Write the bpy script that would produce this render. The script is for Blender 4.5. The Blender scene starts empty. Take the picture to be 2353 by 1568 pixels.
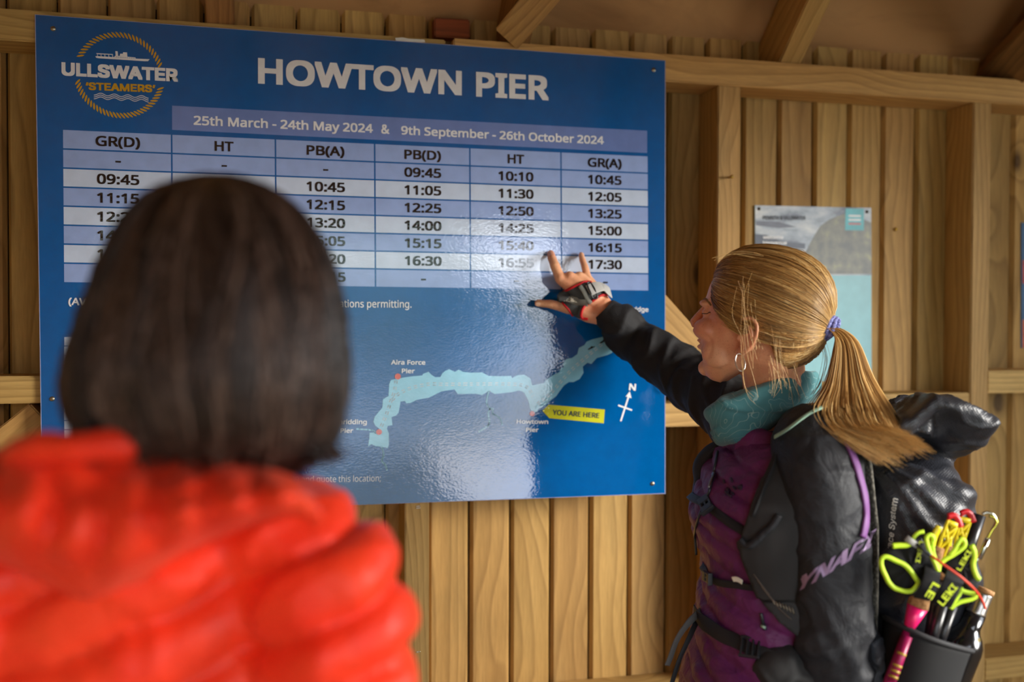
import bpy, bmesh, math, random, os
import numpy as np
from mathutils import Vector, Matrix, noise
random.seed(7)
sc = bpy.context.scene
COL = sc.collection
ZO = 1.2                                   # height of the timetable board's lower edge above the floor
# ---------------------------------------------------------------- camera
FPX, CX, CY = 2288.0, 1176.5, 784.0
CAM = Vector((0.39362128, -1.9328542, 0.35776741 + ZO))
RT = Vector((0.97069601, -0.24029583, 0.00267894))
UP = Vector((0.00241169, 0.02088827, 0.99977891))
FW = Vector((0.24029866, 0.97047493, -0.02085568))
cam_data = bpy.data.cameras.new('camera')
cam_data.sensor_fit = 'HORIZONTAL'; cam_data.sensor_width = 36.0
cam_data.lens = FPX / 2353.0 * 36.0
cam_data.clip_start = 0.05; cam_data.clip_end = 3000
cam_data.dof.use_dof = True
cam_data.dof.focus_distance = 1.71
cam_data.dof.aperture_fstop = 1.8
cam = bpy.data.objects.new('camera', cam_data); COL.objects.link(cam)
M = Matrix((RT, UP, -FW)).transposed().to_4x4(); M.translation = CAM
cam.matrix_world = M
sc.camera = cam
# ---------------------------------------------------------------- world: bright overcast sky
sc.view_settings.view_transform = 'Standard'; sc.view_settings.look = 'None'
sc.view_settings.gamma = 1.0; sc.view_settings.use_curve_mapping = False
sc.view_settings.exposure = -1.74
SKY = 19.0
world = bpy.data.worlds.new('overcast_sky'); sc.world = world; world.use_nodes = True
wn = world.node_tree; wn.nodes.clear()
wo = wn.nodes.new('ShaderNodeOutputWorld'); wb = wn.nodes.new('ShaderNodeBackground')
wt = wn.nodes.new('ShaderNodeTexCoord'); ws = wn.nodes.new('ShaderNodeSeparateXYZ')
wr = wn.nodes.new('ShaderNodeValToRGB')
wn.links.new(wt.outputs['Generated'], ws.inputs[0]); wn.links.new(ws.outputs['Z'], wr.inputs[0])
wr.color_ramp.elements[0].position = 0.0; wr.color_ramp.elements[0].color = (.80, .86, .95, 1)
wr.color_ramp.elements[1].position = 1.0; wr.color_ramp.elements[1].color = (.92, .96, 1.0, 1)
wn.links.new(wr.outputs[0], wb.inputs['Color']); wb.inputs['Strength'].default_value = SKY
wn.links.new(wb.outputs[0], wo.inputs['Surface'])
sc.cycles.max_bounces = 8; sc.cycles.diffuse_bounces = 4; sc.cycles.glossy_bounces = 4
sc.cycles.use_denoising = True
cloud_lamp_d = bpy.data.lights.new('cloud_lamp', 'SUN'); cloud_lamp_d.energy = 24; cloud_lamp_d.angle = math.radians(26); cloud_lamp_d.color = (1, .95, .86)  # no sun out: this soft lamp stands in for a bright patch of cloud
cloud_lamp = bpy.data.objects.new('cloud_lamp', cloud_lamp_d); COL.objects.link(cloud_lamp)
cloud_lamp.rotation_euler = Vector((-.86, .60, -.20)).to_track_quat('-Z', 'Y').to_euler()

# ---------------------------------------------------------------- helpers
def at(px, py, Y=0.0):
    """photograph pixel -> point on the plane y = Y"""
    d = FW + RT * ((px - CX) / FPX) - UP * ((py - CY) / FPX)
    return CAM + d * ((Y - CAM.y) / d.y)
def C(px, py, d):
    """photograph pixel at a distance d along the optical axis"""
    return CAM + float(d) * (FW + RT * ((float(px) - CX) / FPX) - UP * ((float(py) - CY) / FPX))
def M2(px, d): return px * d / FPX         # size in metres of px pixels at distance d

def origin_of(p):
    while p.parent: p = p.parent
    return Vector(p.location)
def setp(o, label=None, cat=None, group=None, kind=None):
    if label: o['label'] = label
    if cat: o['category'] = cat
    if group: o['group'] = group
    if kind: o['kind'] = kind
    return o
def thing(name, loc, label=None, cat=None, group=None, kind=None):
    o = bpy.data.objects.new(name, None); COL.objects.link(o); o.location = loc
    o.empty_display_size = .05
    return setp(o, label, cat, group, kind)
def link_mesh(name, me, mat, parent=None, smooth=True):
    o = bpy.data.objects.new(name, me); COL.objects.link(o)
    if parent: o.parent = parent
    if mat is not None:
        me.materials.clear()
        for m_ in (mat if isinstance(mat, (list, tuple)) else [mat]): me.materials.append(m_)
    if smooth:
        me.polygons.foreach_set('use_smooth', [True] * len(me.polygons))
    me.update()
    return o
def obj(name, vs, fs, mat, parent=None, smooth=True, label=None, uvs=None):
    off = origin_of(parent) if parent else Vector((0, 0, 0))
    me = bpy.data.meshes.new(name)
    me.from_pydata([tuple(Vector(v) - off) for v in vs], [], fs)
    if uvs is not None:
        ul = me.uv_layers.new(name='uv')
        for lp in me.loops: ul.data[lp.index].uv = uvs[lp.vertex_index]
    o = link_mesh(name, me, mat, parent, smooth)
    if label: o['label'] = label
    return o
class MB:
    """collects shapes that belong to ONE part"""
    def __init__(s): s.v = []; s.f = []; s.uv = []
    def add(s, v, f, uv=None):
        n = len(s.v); s.v += [Vector(a) for a in v]; s.f += [tuple(i + n for i in a) for a in f]
        s.uv += (list(uv) if uv is not None else [(0, 0)] * len(v))
        return s
    def build(s, name, mat, parent=None, smooth=True, label=None, uv=False):
        return obj(name, s.v, s.f, mat, parent, smooth, label, s.uv if uv else None)

def frames(path, up=None):
    P = [Vector(p) for p in path]; n = len(P); T = []
    for i in range(n):
        t = (P[min(i + 1, n - 1)] - P[max(i - 1, 0)])
        T.append(t.normalized() if t.length > 1e-9 else Vector((0, 0, 1)))
    if up is None:
        up = Vector((0, 0, 1)) if abs(T[0].z) < .9 else Vector((1, 0, 0))
    N = []; nrm = (Vector(up) - T[0] * Vector(up).dot(T[0])).normalized()
    for i in range(n):
        nrm = (nrm - T[i] * nrm.dot(T[i]))
        nrm = nrm.normalized() if nrm.length > 1e-9 else T[i].orthogonal().normalized()
        N.append(nrm.copy())
    return P, T, N, [T[i].cross(N[i]) for i in range(n)]
def tube(path, rad, n=8, up=None, cap=True, flat=1.0, closed=False, twist=None):
    """tube along a path; rad a number, list or list of (a,b): a along the up side, b across"""
    P, T, N, B = frames(path, up); m = len(P)
    if not isinstance(rad, (list, tuple)): rad = [rad] * m
    v = []; uv = []; L = 0
    for i in range(m):
        r = rad[i]; a, b = (r if isinstance(r, (list, tuple)) else (r * flat, r))
        if i: L += (P[i] - P[i - 1]).length
        for k in range(n):
            an = 2 * math.pi * k / n
            v.append(P[i] + N[i] * (a * math.cos(an)) + B[i] * (b * math.sin(an))); uv.append((k / n, L))
    f = []
    for i in range(m - 1 + (1 if closed else 0)):
        j = (i + 1) % m
        for k in range(n):
            l = (k + 1) % n
            f.append((i * n + k, i * n + l, j * n + l, j * n + k))
    if cap and not closed:
        f.append(tuple(range(n - 1, -1, -1))); f.append(tuple((m - 1) * n + k for k in range(n)))
    return v, f, uv
def ribbon(path, side, w, t):
    """flat strap: path centre line, side = list of across-vectors (or one), width w, thickness t"""
    P = [Vector(p) for p in path]; n = len(P); v = []; f = []
    if isinstance(side, Vector): side = [side] * n
    if not isinstance(w, (list, tuple)): w = [w] * n
    for i in range(n):
        T = (P[min(i + 1, n - 1)] - P[max(i - 1, 0)]).normalized()
        S = (side[i] - T * side[i].dot(T)).normalized(); U = T.cross(S)
        e = min(t * .5, w[i] * .2)
        for a, b in ((-1, -.5), (-1, .5), (-.9, 1), (.9, 1), (1, .5), (1, -.5), (.9, -1), (-.9, -1)):
            v.append(P[i] + S * (a * w[i] / 2) + U * (b * t / 2))
    for i in range(n - 1):
        for k in range(8):
            l = (k + 1) % 8; f.append((i * 8 + k, i * 8 + l, i * 8 + 8 + l, i * 8 + 8 + k))
    f.append(tuple(range(7, -1, -1))); f.append(tuple((n - 1) * 8 + k for k in range(8)))
    return v, f
def smooth_path(pts, n=6, closed=False):
    P = [Vector(p) for p in pts]; m = len(P); out = []
    rng = range(m if closed else m - 1)
    for i in rng:
        if closed: p0, p1, p2, p3 = P[i - 1], P[i], P[(i + 1) % m], P[(i + 2) % m]
        else: p0, p1, p2, p3 = P[max(i - 1, 0)], P[i], P[i + 1], P[min(i + 2, m - 1)]
        for k in range(n):
            t = k / n
            out.append(.5 * ((2 * p1) + (p2 - p0) * t + (2 * p0 - 5 * p1 + 4 * p2 - p3) * t * t + (3 * p1 - p0 - 3 * p2 + p3) * t ** 3))
    if not closed: out.append(P[-1])
    return out
def interp(x, xs, ys):
    return float(np.interp(x, xs, ys))
def loft(rings, closed_ends=True):
    n = len(rings[0]); v = [p for r in rings for p in r]; f = []
    for i in range(len(rings) - 1):
        for k in range(n):
            l = (k + 1) % n; f.append((i * n + k, i * n + l, (i + 1) * n + l, (i + 1) * n + k))
    if closed_ends:
        f.append(tuple(range(n - 1, -1, -1))); f.append(tuple((len(rings) - 1) * n + k for k in range(n)))
    return v, f
def box(c, sx, sy, sz, ax=None, bev=0.0):
    """bevelled box centred on c; ax = 3 axes"""
    bm = bmesh.new(); bmesh.ops.create_cube(bm, size=1)
    for q in bm.verts: q.co = Vector((q.co.x * sx, q.co.y * sy, q.co.z * sz))
    if bev: bmesh.ops.bevel(bm, geom=list(bm.edges), offset=bev, segments=2, affect='EDGES', profile=.6)
    ax = ax or (Vector((1, 0, 0)), Vector((0, 1, 0)), Vector((0, 0, 1))); c = Vector(c)
    v = [c + ax[0] * q.co.x + ax[1] * q.co.y + ax[2] * q.co.z for q in bm.verts]
    f = [tuple(x.index for x in g.verts) for g in bm.faces]; bm.free()
    return v, f
def lathe(prof, base, axis, n=28):
    """prof list of (radius, height) along axis from base"""
    axis = Vector(axis).normalized(); a = axis.orthogonal().normalized(); b = axis.cross(a); base = Vector(base)
    rings = [[base + axis * h + (a * math.cos(2 * math.pi * k / n) + b * math.sin(2 * math.pi * k / n)) * max(r, 1e-5) for k in range(n)] for r, h in prof]
    return loft(rings)
def ball(c, r, n=10, m=7, ax=None, rr=None):
    rr = rr or (r, r, r); c = Vector(c); ax = ax or (Vector((1, 0, 0)), Vector((0, 1, 0)), Vector((0, 0, 1)))
    rings = []
    for j in range(m + 1):
        th = math.pi * (j + .02) / (m + .04)
        rings.append([c + ax[0] * (rr[0] * math.sin(th) * math.cos(2 * math.pi * k / n)) + ax[1] * (rr[1] * math.sin(th) * math.sin(2 * math.pi * k / n)) + ax[2] * (rr[2] * math.cos(th)) for k in range(n)])
    return loft(rings)
def evaluated(o):
    """replace an object's mesh by its modified mesh"""
    dg = bpy.context.evaluated_depsgraph_get(); dg.update()
    me = bpy.data.meshes.new_from_object(o.evaluated_get(dg))
    o.modifiers.clear(); o.data = me; return o
def organic(name, mb, mat, parent, voxel=.005, smooth=4, disp=None, label=None, factor=.6):
    """union the shapes in mb into one continuous skin (voxel remesh), smooth it and displace it"""
    o = obj(name, mb.v, mb.f, None, parent, True, label)
    r = o.modifiers.new('r', 'REMESH'); r.mode = 'VOXEL'; r.voxel_size = voxel; r.use_smooth_shade = True
    if smooth:
        s = o.modifiers.new('s', 'SMOOTH'); s.factor = factor; s.iterations = smooth
    evaluated(o); me = o.data
    if disp:
        off = origin_of(o)
        co = [v.co + off for v in me.vertices]; nm = [v.normal.copy() for v in me.vertices]
        for v, p, n in zip(me.vertices, co, nm):
            v.co = v.co + disp(p, n)
    me.materials.clear()
    for m_ in (mat if isinstance(mat, (list, tuple)) else [mat]): me.materials.append(m_)
    me.polygons.foreach_set('use_smooth', [True] * len(me.polygons)); me.update()
    o.data.name = name
    return o

# ---------------------------------------------------------------- materials
def srgb(r, g, b):
    f = lambda c: (c / 255 / 12.92) if c / 255 <= .04045 else ((c / 255 + .055) / 1.055) ** 2.4
    return (f(r), f(g), f(b), 1)
class NT:
    def __init__(s, name):
        s.m = bpy.data.materials.new(name); s.m.use_nodes = True; s.t = s.m.node_tree; s.t.nodes.clear()
        s.out = s.n('ShaderNodeOutputMaterial'); s.b = s.n('ShaderNodeBsdfPrincipled')
        s.l(s.b.outputs[0], s.out.inputs['Surface'])
    def n(s, t, **k):
        q = s.t.nodes.new(t)
        for a, b in k.items(): setattr(q, a, b)
        return q
    def l(s, a, b): s.t.links.new(a, b)
    def set(s, **k):
        for a, b in k.items():
            i = s.b.inputs[a.replace('_', ' ')]
            if hasattr(b, 'is_linked') or isinstance(b, bpy.types.NodeSocket): s.l(b, i)
            else: i.default_value = b
        return s
    def coord(s, kind='Object', scale=(1, 1, 1), rnd=False, loc=(0, 0, 0), rot=(0, 0, 0)):
        tc = s.n('ShaderNodeTexCoord') if kind != 'World' else s.n('ShaderNodeNewGeometry')
        o = tc.outputs[kind] if kind != 'World' else tc.outputs['Position']
        if rnd:
            oi = s.n('ShaderNodeObjectInfo'); mu = s.n('ShaderNodeVectorMath', operation='SCALE'); mu.inputs[0].default_value = (7.3, 5.1, 9.7)
            s.l(oi.outputs['Random'], mu.inputs['Scale']); ad = s.n('ShaderNodeVectorMath', operation='ADD'); s.l(o, ad.inputs[0]); s.l(mu.outputs[0], ad.inputs[1]); o = ad.outputs[0]
        mp = s.n('ShaderNodeMapping'); mp.inputs['Scale'].default_value = scale; mp.inputs['Location'].default_value = loc; mp.inputs['Rotation'].default_value = rot
        s.l(o, mp.inputs[0]); return mp.outputs[0]
    def noise(s, vec, scale, detail=3, rough=.5, dist=0, out=0):
        q = s.n('ShaderNodeTexNoise'); s.l(vec, q.inputs['Vector']); q.inputs['Scale'].default_value = scale
        q.inputs['Detail'].default_value = detail; q.inputs['Roughness'].default_value = rough; q.inputs['Distortion'].default_value = dist
        return q.outputs[out]
    def ramp(s, fac, stops, interp='LINEAR'):
        q = s.n('ShaderNodeValToRGB'); q.color_ramp.interpolation = interp; e = q.color_ramp.elements
        while len(e) < len(stops): e.new(.5)
        for i, (p, c) in enumerate(stops):
            e[i].position = p; e[i].color = c if len(c) == 4 else (*c, 1)
        s.l(fac, q.inputs[0]); return q.outputs[0]
    def mix(s, fac, a, b, mode='MIX'):
        q = s.n('ShaderNodeMix', data_type='RGBA', blend_type=mode)
        for x, i in ((fac, 0), (a, 6), (b, 7)):
            if isinstance(x, bpy.types.NodeSocket): s.l(x, q.inputs[i])
            else: q.inputs[i].default_value = x
        return q.outputs[2]
    def math(s, op, a, b=0.0, c=None):
        q = s.n('ShaderNodeMath', operation=op)
        for x, i in ((a, 0), (b, 1), (c, 2)):
            if x is None: continue
            if isinstance(x, bpy.types.NodeSocket): s.l(x, q.inputs[i])
            else: q.inputs[i].default_value = x
        return q.outputs[0]
    def bump(s, h, strength=.3, dist=.002, normal=None):
        q = s.n('ShaderNodeBump'); s.l(h, q.inputs['Height']); q.inputs['Strength'].default_value = strength; q.inputs['Distance'].default_value = dist
        if normal: s.l(normal, q.inputs['Normal'])
        s.l(q.outputs[0], s.b.inputs['Normal']); return q.outputs[0]
def plain(name, col, rough=.5, metal=0, bump=0, bscale=400, var=.08, vscale=30, spec=.5, coat=0, sheen=0):
    m = NT(name); v = m.coord('Object')
    n1 = m.noise(v, vscale, 4)
    dark = tuple(c * (1 - var * 2) for c in col[:3]) + (1,); lite = tuple(min(1, c * (1 + var * 2)) for c in col[:3]) + (1,)
    m.l(m.ramp(n1, [(.3, dark), (.7, lite)]), m.b.inputs['Base Color'])
    m.set(Roughness=rough, Metallic=metal); m.b.inputs['Specular IOR Level'].default_value = spec
    m.b.inputs['Coat Weight'].default_value = coat
    if sheen: m.b.inputs['Sheen Weight'].default_value = sheen
    if bump: m.bump(m.noise(v, bscale, 2), bump, .001)
    return m.m

def wood(name, light, mid, dark, grain=1.0, rough=.62, knots=True, stain=.3, green=(.14, .12, .05, 1)):
    m = NT(name)
    v = m.coord('Object', (1, 1, .07), rnd=True)
    # growth rings: a slightly tilted trunk cut along its length
    big = m.coord('Object', (1, 1, .18), rnd=True)
    nd = m.noise(big, 5.0, 2, .5)
    sx = m.n('ShaderNodeSeparateXYZ'); m.l(big, sx.inputs[0])
    kv = m.n('ShaderNodeTexVoronoi'); kv.inputs['Scale'].default_value = 5.5; kv.inputs['Randomness'].default_value = 1
    kco = m.coord('Object', (1.0, 1.0, .55), rnd=True); m.l(kco, kv.inputs['Vector'])
    kd = kv.outputs['Distance']
    pull = m.math('MULTIPLY', m.math('POWER', m.math('SUBTRACT', 1.0, m.math('MINIMUM', kd, 1.0)), 5.0), 1.6)
    ph = m.math('ADD', m.math('MULTIPLY', m.math('ADD', sx.outputs['X'], m.math('MULTIPLY', sx.outputs['Y'], .6)), 34.0 * grain), m.math('MULTIPLY', nd, 9.0))
    ph = m.math('ADD', ph, m.math('MULTIPLY', pull, 2.2))
    ring = m.math('FRACT', ph)
    ringc = m.ramp(ring, [(0, (.0, .0, .0)), (.62, (.45, .45, .45)), (.86, (1, 1, 1)), (1.0, (0, 0, 0))])
    fib = m.noise(v, 230, 3, .7)
    tone = m.noise(m.coord('Object', (1, 1, .12), rnd=True), 6, 3)
    c1 = m.ramp(tone, [(.3, mid), (.66, light)])
    c2 = m.mix(m.math('MULTIPLY', ringc, .5), c1, dark, 'MIX')
    c3 = m.mix(m.math('MULTIPLY', m.math('SUBTRACT', fib, .35), .7), c2, tuple(c * .45 for c in dark[:3]) + (1,))
    oi = m.n('ShaderNodeObjectInfo')
    hsv = m.n('ShaderNodeHueSaturation'); m.l(c3, hsv.inputs['Color'])
    m.l(m.math('ADD', .84, m.math('MULTIPLY', oi.outputs['Random'], .30)), hsv.inputs['Value'])
    m.l(m.math('ADD', .497, m.math('MULTIPLY', m.math('FRACT', m.math('MULTIPLY', oi.outputs['Random'], 13.7)), .012)), hsv.inputs['Hue'])
    col = hsv.outputs[0]
    if knots:
        k = m.ramp(kd, [(0.0, (1, 1, 1)), (.055, (.95, .95, .95)), (.10, (.25, .25, .25)), (.17, (0, 0, 0))])
        col = m.mix(m.math('MULTIPLY', k, .85), col, (.045, .022, .010, 1))
    st = m.ramp(m.noise(m.coord('Object', (1, 1, .3), rnd=True), 3.2, 5, .65), [(.52, (0, 0, 0)), (.72, (1, 1, 1))])
    col = m.mix(m.math('MULTIPLY', st, stain), col, green)
    m.l(col, m.b.inputs['Base Color'])
    m.set(Roughness=rough); m.b.inputs['Specular IOR Level'].default_value = .3
    m.bump(m.math('ADD', m.math('MULTIPLY', fib, .6), m.math('MULTIPLY', ringc, .35)), .35, .0012)
    return m.m
def lin(r, g, b): return srgb(r, g, b)
W_PLANK = wood('treated_pine_planks', lin(210, 168, 102), lin(176, 133, 71), lin(124, 88, 42), 1.0)
W_STUD = wood('treated_pine_studs', lin(218, 178, 112), lin(192, 146, 82), lin(140, 100, 48), 1.9, knots=True, stain=.25)
W_DARK = wood('weathered_roof_timber', lin(170, 120, 72), lin(134, 88, 46), lin(92, 58, 30), 1.2, stain=.5, green=(.05, .035, .018, 1))
def ply():
    m = NT('plywood_soffit'); v = m.coord('Object', (1, 3, 1)); n1 = m.noise(v, 2.2, 6, .6, 1.5)
    w = m.n('ShaderNodeTexWave'); w.bands_direction = 'Y'; w.inputs['Scale'].default_value = 1.1; w.inputs['Distortion'].default_value = 14; w.inputs['Detail'].default_value = 3; w.inputs['Detail Scale'].default_value = .6
    m.l(m.coord('Object'), w.inputs['Vector'])
    c = m.mix(w.outputs[1], lin(196, 150, 98), lin(158, 116, 70))
    st = m.ramp(n1, [(.45, (0, 0, 0)), (.75, (1, 1, 1))])
    m.l(m.mix(m.math('MULTIPLY', st, .6), c, lin(112, 74, 44)), m.b.inputs['Base Color']); m.set(Roughness=.7); return m.m
M_PLY = ply()
# ================================================================ THE SETTING
def timber(name, a, b, w, d, mat, parent, face=Vector((0, -1, 0)), bev=.0025, label=None, wob=.0):
    """sawn timber from a to b (local Z along it); face = direction its wide side w is seen from, d = depth behind"""
    a, b = Vector(a), Vector(b); ax = (b - a); L = ax.length; ax.normalize()
    fy = (face - ax * face.dot(ax)).normalized(); fx = fy.cross(ax) * -1
    bm = bmesh.new(); bmesh.ops.create_cube(bm, size=1)
    for q in bm.verts: q.co = Vector((q.co.x * w, (q.co.y) * d, q.co.z * L))
    bmesh.ops.bevel(bm, geom=list(bm.edges), offset=bev, segments=2, affect='EDGES')
    me = bpy.data.meshes.new(name); bm.to_mesh(me); bm.free()
    o = link_mesh(name, me, mat, parent, False)
    R = Matrix((fx, -fy, ax)).transposed().to_4x4()       # local x = fx, y = away from the viewer
    R.translation = (a + b) / 2 - fy * (d / 2) - (origin_of(parent) if parent else Vector())
    o.matrix_local = R
    if label: o['label'] = label
    return o
YP = .095                                       # front of the planks behind the framing
wall = thing('wall_back', (0, 0, 0), 'plank lined timber wall with studs and rails behind the blue timetable board', kind='structure')
# tongue and groove planks, one by one
X0, PITCH = .0145, .088
pl = None
for k in range(-14, 32):
    x = X0 + PITCH * k
    if pl is None:
        w = PITCH - .003; h = 2.32
        prof = [(-w / 2, .018), (-w / 2, .010), (-w / 2 + .006, 0), (w / 2 - .006, 0), (w / 2, .010), (w / 2, .018)]
        v = [(px_, py_, z_) for z_ in (-h / 2, h / 2) for px_, py_ in prof]
        f = [(i, i + 1, i + 7, i + 6) for i in range(5)] + [(5, 0, 6, 11), (5, 4, 3, 2, 1, 0), (6, 7, 8, 9, 10, 11)]
        me = bpy.data.meshes.new('plank'); me.from_pydata(v, [], f); pl = me
    o = link_mesh('plank', pl, W_PLANK, wall, False)
    o.location = (x + PITCH / 2, YP + (k % 3) * .0008, 1.16)
backing = MB().add(*box((.9, YP + .030, 1.16), 4.1, .012, 2.3)).build('wall_sheathing', plain('bitumen_felt', (.012, .010, .008, 1), .9), wall, False)
# studs
for x in (-.60, .018, .6575, 1.3158, 1.9395):
    wd = .048 if x < 1.3 or x > 1.5 else .052
    timber('stud', (x + wd / 2, 0.0, .0), (x + wd / 2, 0.0, ZO + .852), wd, YP, W_STUD, wall)
# wall plate: two lengths that meet above the board
timber('wall_plate', (-1.2, .001, ZO + .8785), (.737, .001, ZO + .8785), .056, YP, W_STUD, wall)
timber('wall_plate', (.752, -.003, ZO + .8815), (2.75, -.003, ZO + .878), .057, YP + .003, W_STUD, wall)
# noggins, rails, bottom rail and braces
timber('rail', (-.552, .002, ZO + .231), (.018, .002, ZO + .231), .049, YP - .002, W_STUD, wall)
timber('rail', (.066, .004, ZO + .20), (.6575, .004, ZO + .20), .049, YP - .004, W_STUD, wall)
timber('rail', (.7055, .004, ZO + .16), (1.3158, .004, ZO + .16), .049, YP - .004, W_STUD, wall)
timber('rail', (1.368, .001, ZO + .172), (1.9395, .001, ZO + .172), .049, YP - .001, W_STUD, wall)
timber('rail', (1.9875, .003, ZO + .220), (2.6, .003, ZO + .220), .052, YP - .003, W_STUD, wall)
for xa, xb in ((-.552, .018), (.066, .6575), (.7055, 1.3158), (1.368, 1.9395), (1.9875, 2.6)):
    timber('sill_rail', (xa, .0, ZO - .439), (xb, .0, ZO - .439), .049, YP, W_STUD, wall)
timber('brace', (.0, .02, ZO + .182), (-.40, .02, ZO - .155), .062, YP - .02, W_STUD, wall)
bp = at(1530, 725, .02); bq = at(1640, 850, .02)
dv = (bq - bp).normalized()
timber('brace', bp - dv * .25, bq + dv * .12, .06, YP - .02, W_STUD, wall)
timber('timber_block', at(998, 62, .06), at(1080, 66, .06), M2(44, 2.0), .03, wood('red_brown_timber', lin(150, 74, 36), lin(120, 52, 24), lin(84, 34, 16), 1), wall, label='short red-brown offcut wedged above the wall plate')
# roof: sloping soffit rising from the wall, with rafters
SL = .84
def roofz(y, lift=0): return ZO + .978 - SL * (y - .095) + lift
RIDGE = -1.65
ceil = obj('ceiling', [(-1.3, .14, roofz(.14)), (2.8, .14, roofz(.14)), (2.8, RIDGE, roofz(RIDGE)), (-1.3, RIDGE, roofz(RIDGE)),
                       (-1.3, 2 * RIDGE - .14, roofz(.14)), (2.8, 2 * RIDGE - .14, roofz(.14)),
                       (-1.3, .14, roofz(.14, .02)), (2.8, .14, roofz(.14, .02)), (2.8, RIDGE, roofz(RIDGE, .02)), (-1.3, RIDGE, roofz(RIDGE, .02)),
                       (-1.3, 2 * RIDGE - .14, roofz(.14, .02)), (2.8, 2 * RIDGE - .14, roofz(.14, .02))],
           [(0, 1, 2, 3), (3, 2, 5, 4), (7, 6, 9, 8), (8, 9, 10, 11), (0, 6, 7, 1), (4, 5, 11, 10), (1, 7, 8, 2), (2, 8, 11, 5), (6, 0, 3, 9), (9, 3, 4, 10)],
           M_PLY, None, False)
setp(ceil, 'sloping brown plywood roof lining above the wall', kind='structure')
rd = Vector((0, -1, SL)).normalized(); rface = Vector((0, -SL, -1)).normalized()
for x, w_, m_ in ((-.26, .048, W_DARK), (.3128, .048, W_DARK), (.885, .048, W_DARK), (1.485, .052, W_STUD), (2.085, .052, W_DARK)):
    a = Vector((x, .06, ZO + .915 - SL * .06)); b = a + rd * ((.06 - RIDGE) / rd.y * -1)
    timber('rafter', a, b, w_, .105, m_, ceil, face=rface)
    a2 = Vector((x, 2 * RIDGE - a.y, a.z)); b2 = Vector((x, RIDGE, b.z))
    timber('rafter', a2, b2, w_, .105, m_, ceil, face=Vector((0, SL, -1)).normalized())
# diagonal roof brace beside the second rafter, and the broad hip timber at the right
ba = at(1162, 92, -.012); bb = C(1290, -60, 1.80)
timber('roof_brace', ba, bb, .058, .022, W_STUD, ceil, face=(CAM - ba).normalized(), label='pale diagonal brace under the roof')
ha = at(2300, 180, .03); hb = C(2460, 30, 1.95)
timber('hip_rafter', ha - (hb - ha) * .2, hb + (hb - ha) * .8,   .09, .05, W_DARK, ceil, face=Vector((-.55, -.5, -.65)).normalized())
# rest of the shelter around and behind the camera
floor = MB().add(*box((.9, -1.7, -.05), 4.2, 3.9, .1)).build('floor', plain('concrete_floor', lin(128, 122, 112), .8, bump=.3, bscale=60), None, False)
setp(floor, 'grey concrete floor of the shelter', kind='structure')
def plank_wall(name, a, b, z0, z1, label):
    """plank wall with its planks in one row facing +side"""
    a, b = Vector(a), Vector(b); L = (b - a).length; n = max(1, int(L / .13)); t = (b - a) / n
    mb = MB(); ax = (t.normalized(), Vector((0, 0, 1)).cross(t.normalized()), Vector((0, 0, 1)))
    for i in range(n):
        c = a + t * (i + .5); mb.add(*box((c.x, c.y, (z0 + z1) / 2), t.length - .003, .022, z1 - z0, ax, .002))
    o = mb.build(name, W_PLANK, None, False); setp(o, label, kind='structure'); return o
FY = -3.42
plank_wall('wall_left', (-1.15, .1, 0), (-1.15, FY, 0), 0, ZO + .9, 'plank wall closing the left end of the shelter')
plank_wall('wall_front', (-1.15, FY, 0), (-.42, FY, 0), 0, ZO + .9, 'short plank wall at the left of the open front')
plank_wall('wall_right', (2.72, .1, 0), (2.72, -.75, 0), 0, ZO + .9, 'plank wall at the right end of the shelter')
plank_wall('wall_added_low', (2.72, -.75, 0), (2.72, FY, 0), 0, 1.05, 'unseen low plank wall added to cut light from the open right side')  # out of view, added so less sky lights the interior
plank_wall('wall_added_rear', (2.72, -2.5, 0), (2.72, FY, 0), 1.05, ZO + .9, 'unseen plank wall added to narrow the light from the right side')  # out of view, added to make the right opening smaller for the light
for gx, gn in ((2.74, 'gable_added_right'), (-1.2, 'gable_added_left')):  # unseen panels added to block sky light and darken the roof
    g = obj(gn, [(gx, .12, ZO + .9), (gx, RIDGE, roofz(RIDGE)), (gx, 2 * RIDGE - .12, ZO + .9), (gx + .02, .12, ZO + .9), (gx + .02, RIDGE, roofz(RIDGE)), (gx + .02, 2 * RIDGE - .12, ZO + .9)],
            [(0, 1, 2), (5, 4, 3), (0, 3, 4, 1), (1, 4, 5, 2), (2, 5, 3, 0)], M_PLY, None, False)
    setp(g, 'unseen plywood gable panel added to keep light out of the roof', kind='structure')
fp = thing('trim_1', (0, FY, 0), kind='structure')
timber('post', (-.42, FY, 0), (-.42, FY, ZO + .85), .09, .09, W_STUD, fp)
timber('post', (2.02, FY, 0), (2.02, FY, ZO + .85), .10, .09, W_STUD, fp)
timber('front_plate', (-1.2, FY, ZO + .88), (2.75, FY, ZO + .88), .10, .09, W_STUD, fp)
plank_wall('wall_front_right', (2.05, FY, 0), (2.72, FY, 0), 0, ZO + .9, 'plank wall at the right of the open front')
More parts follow.
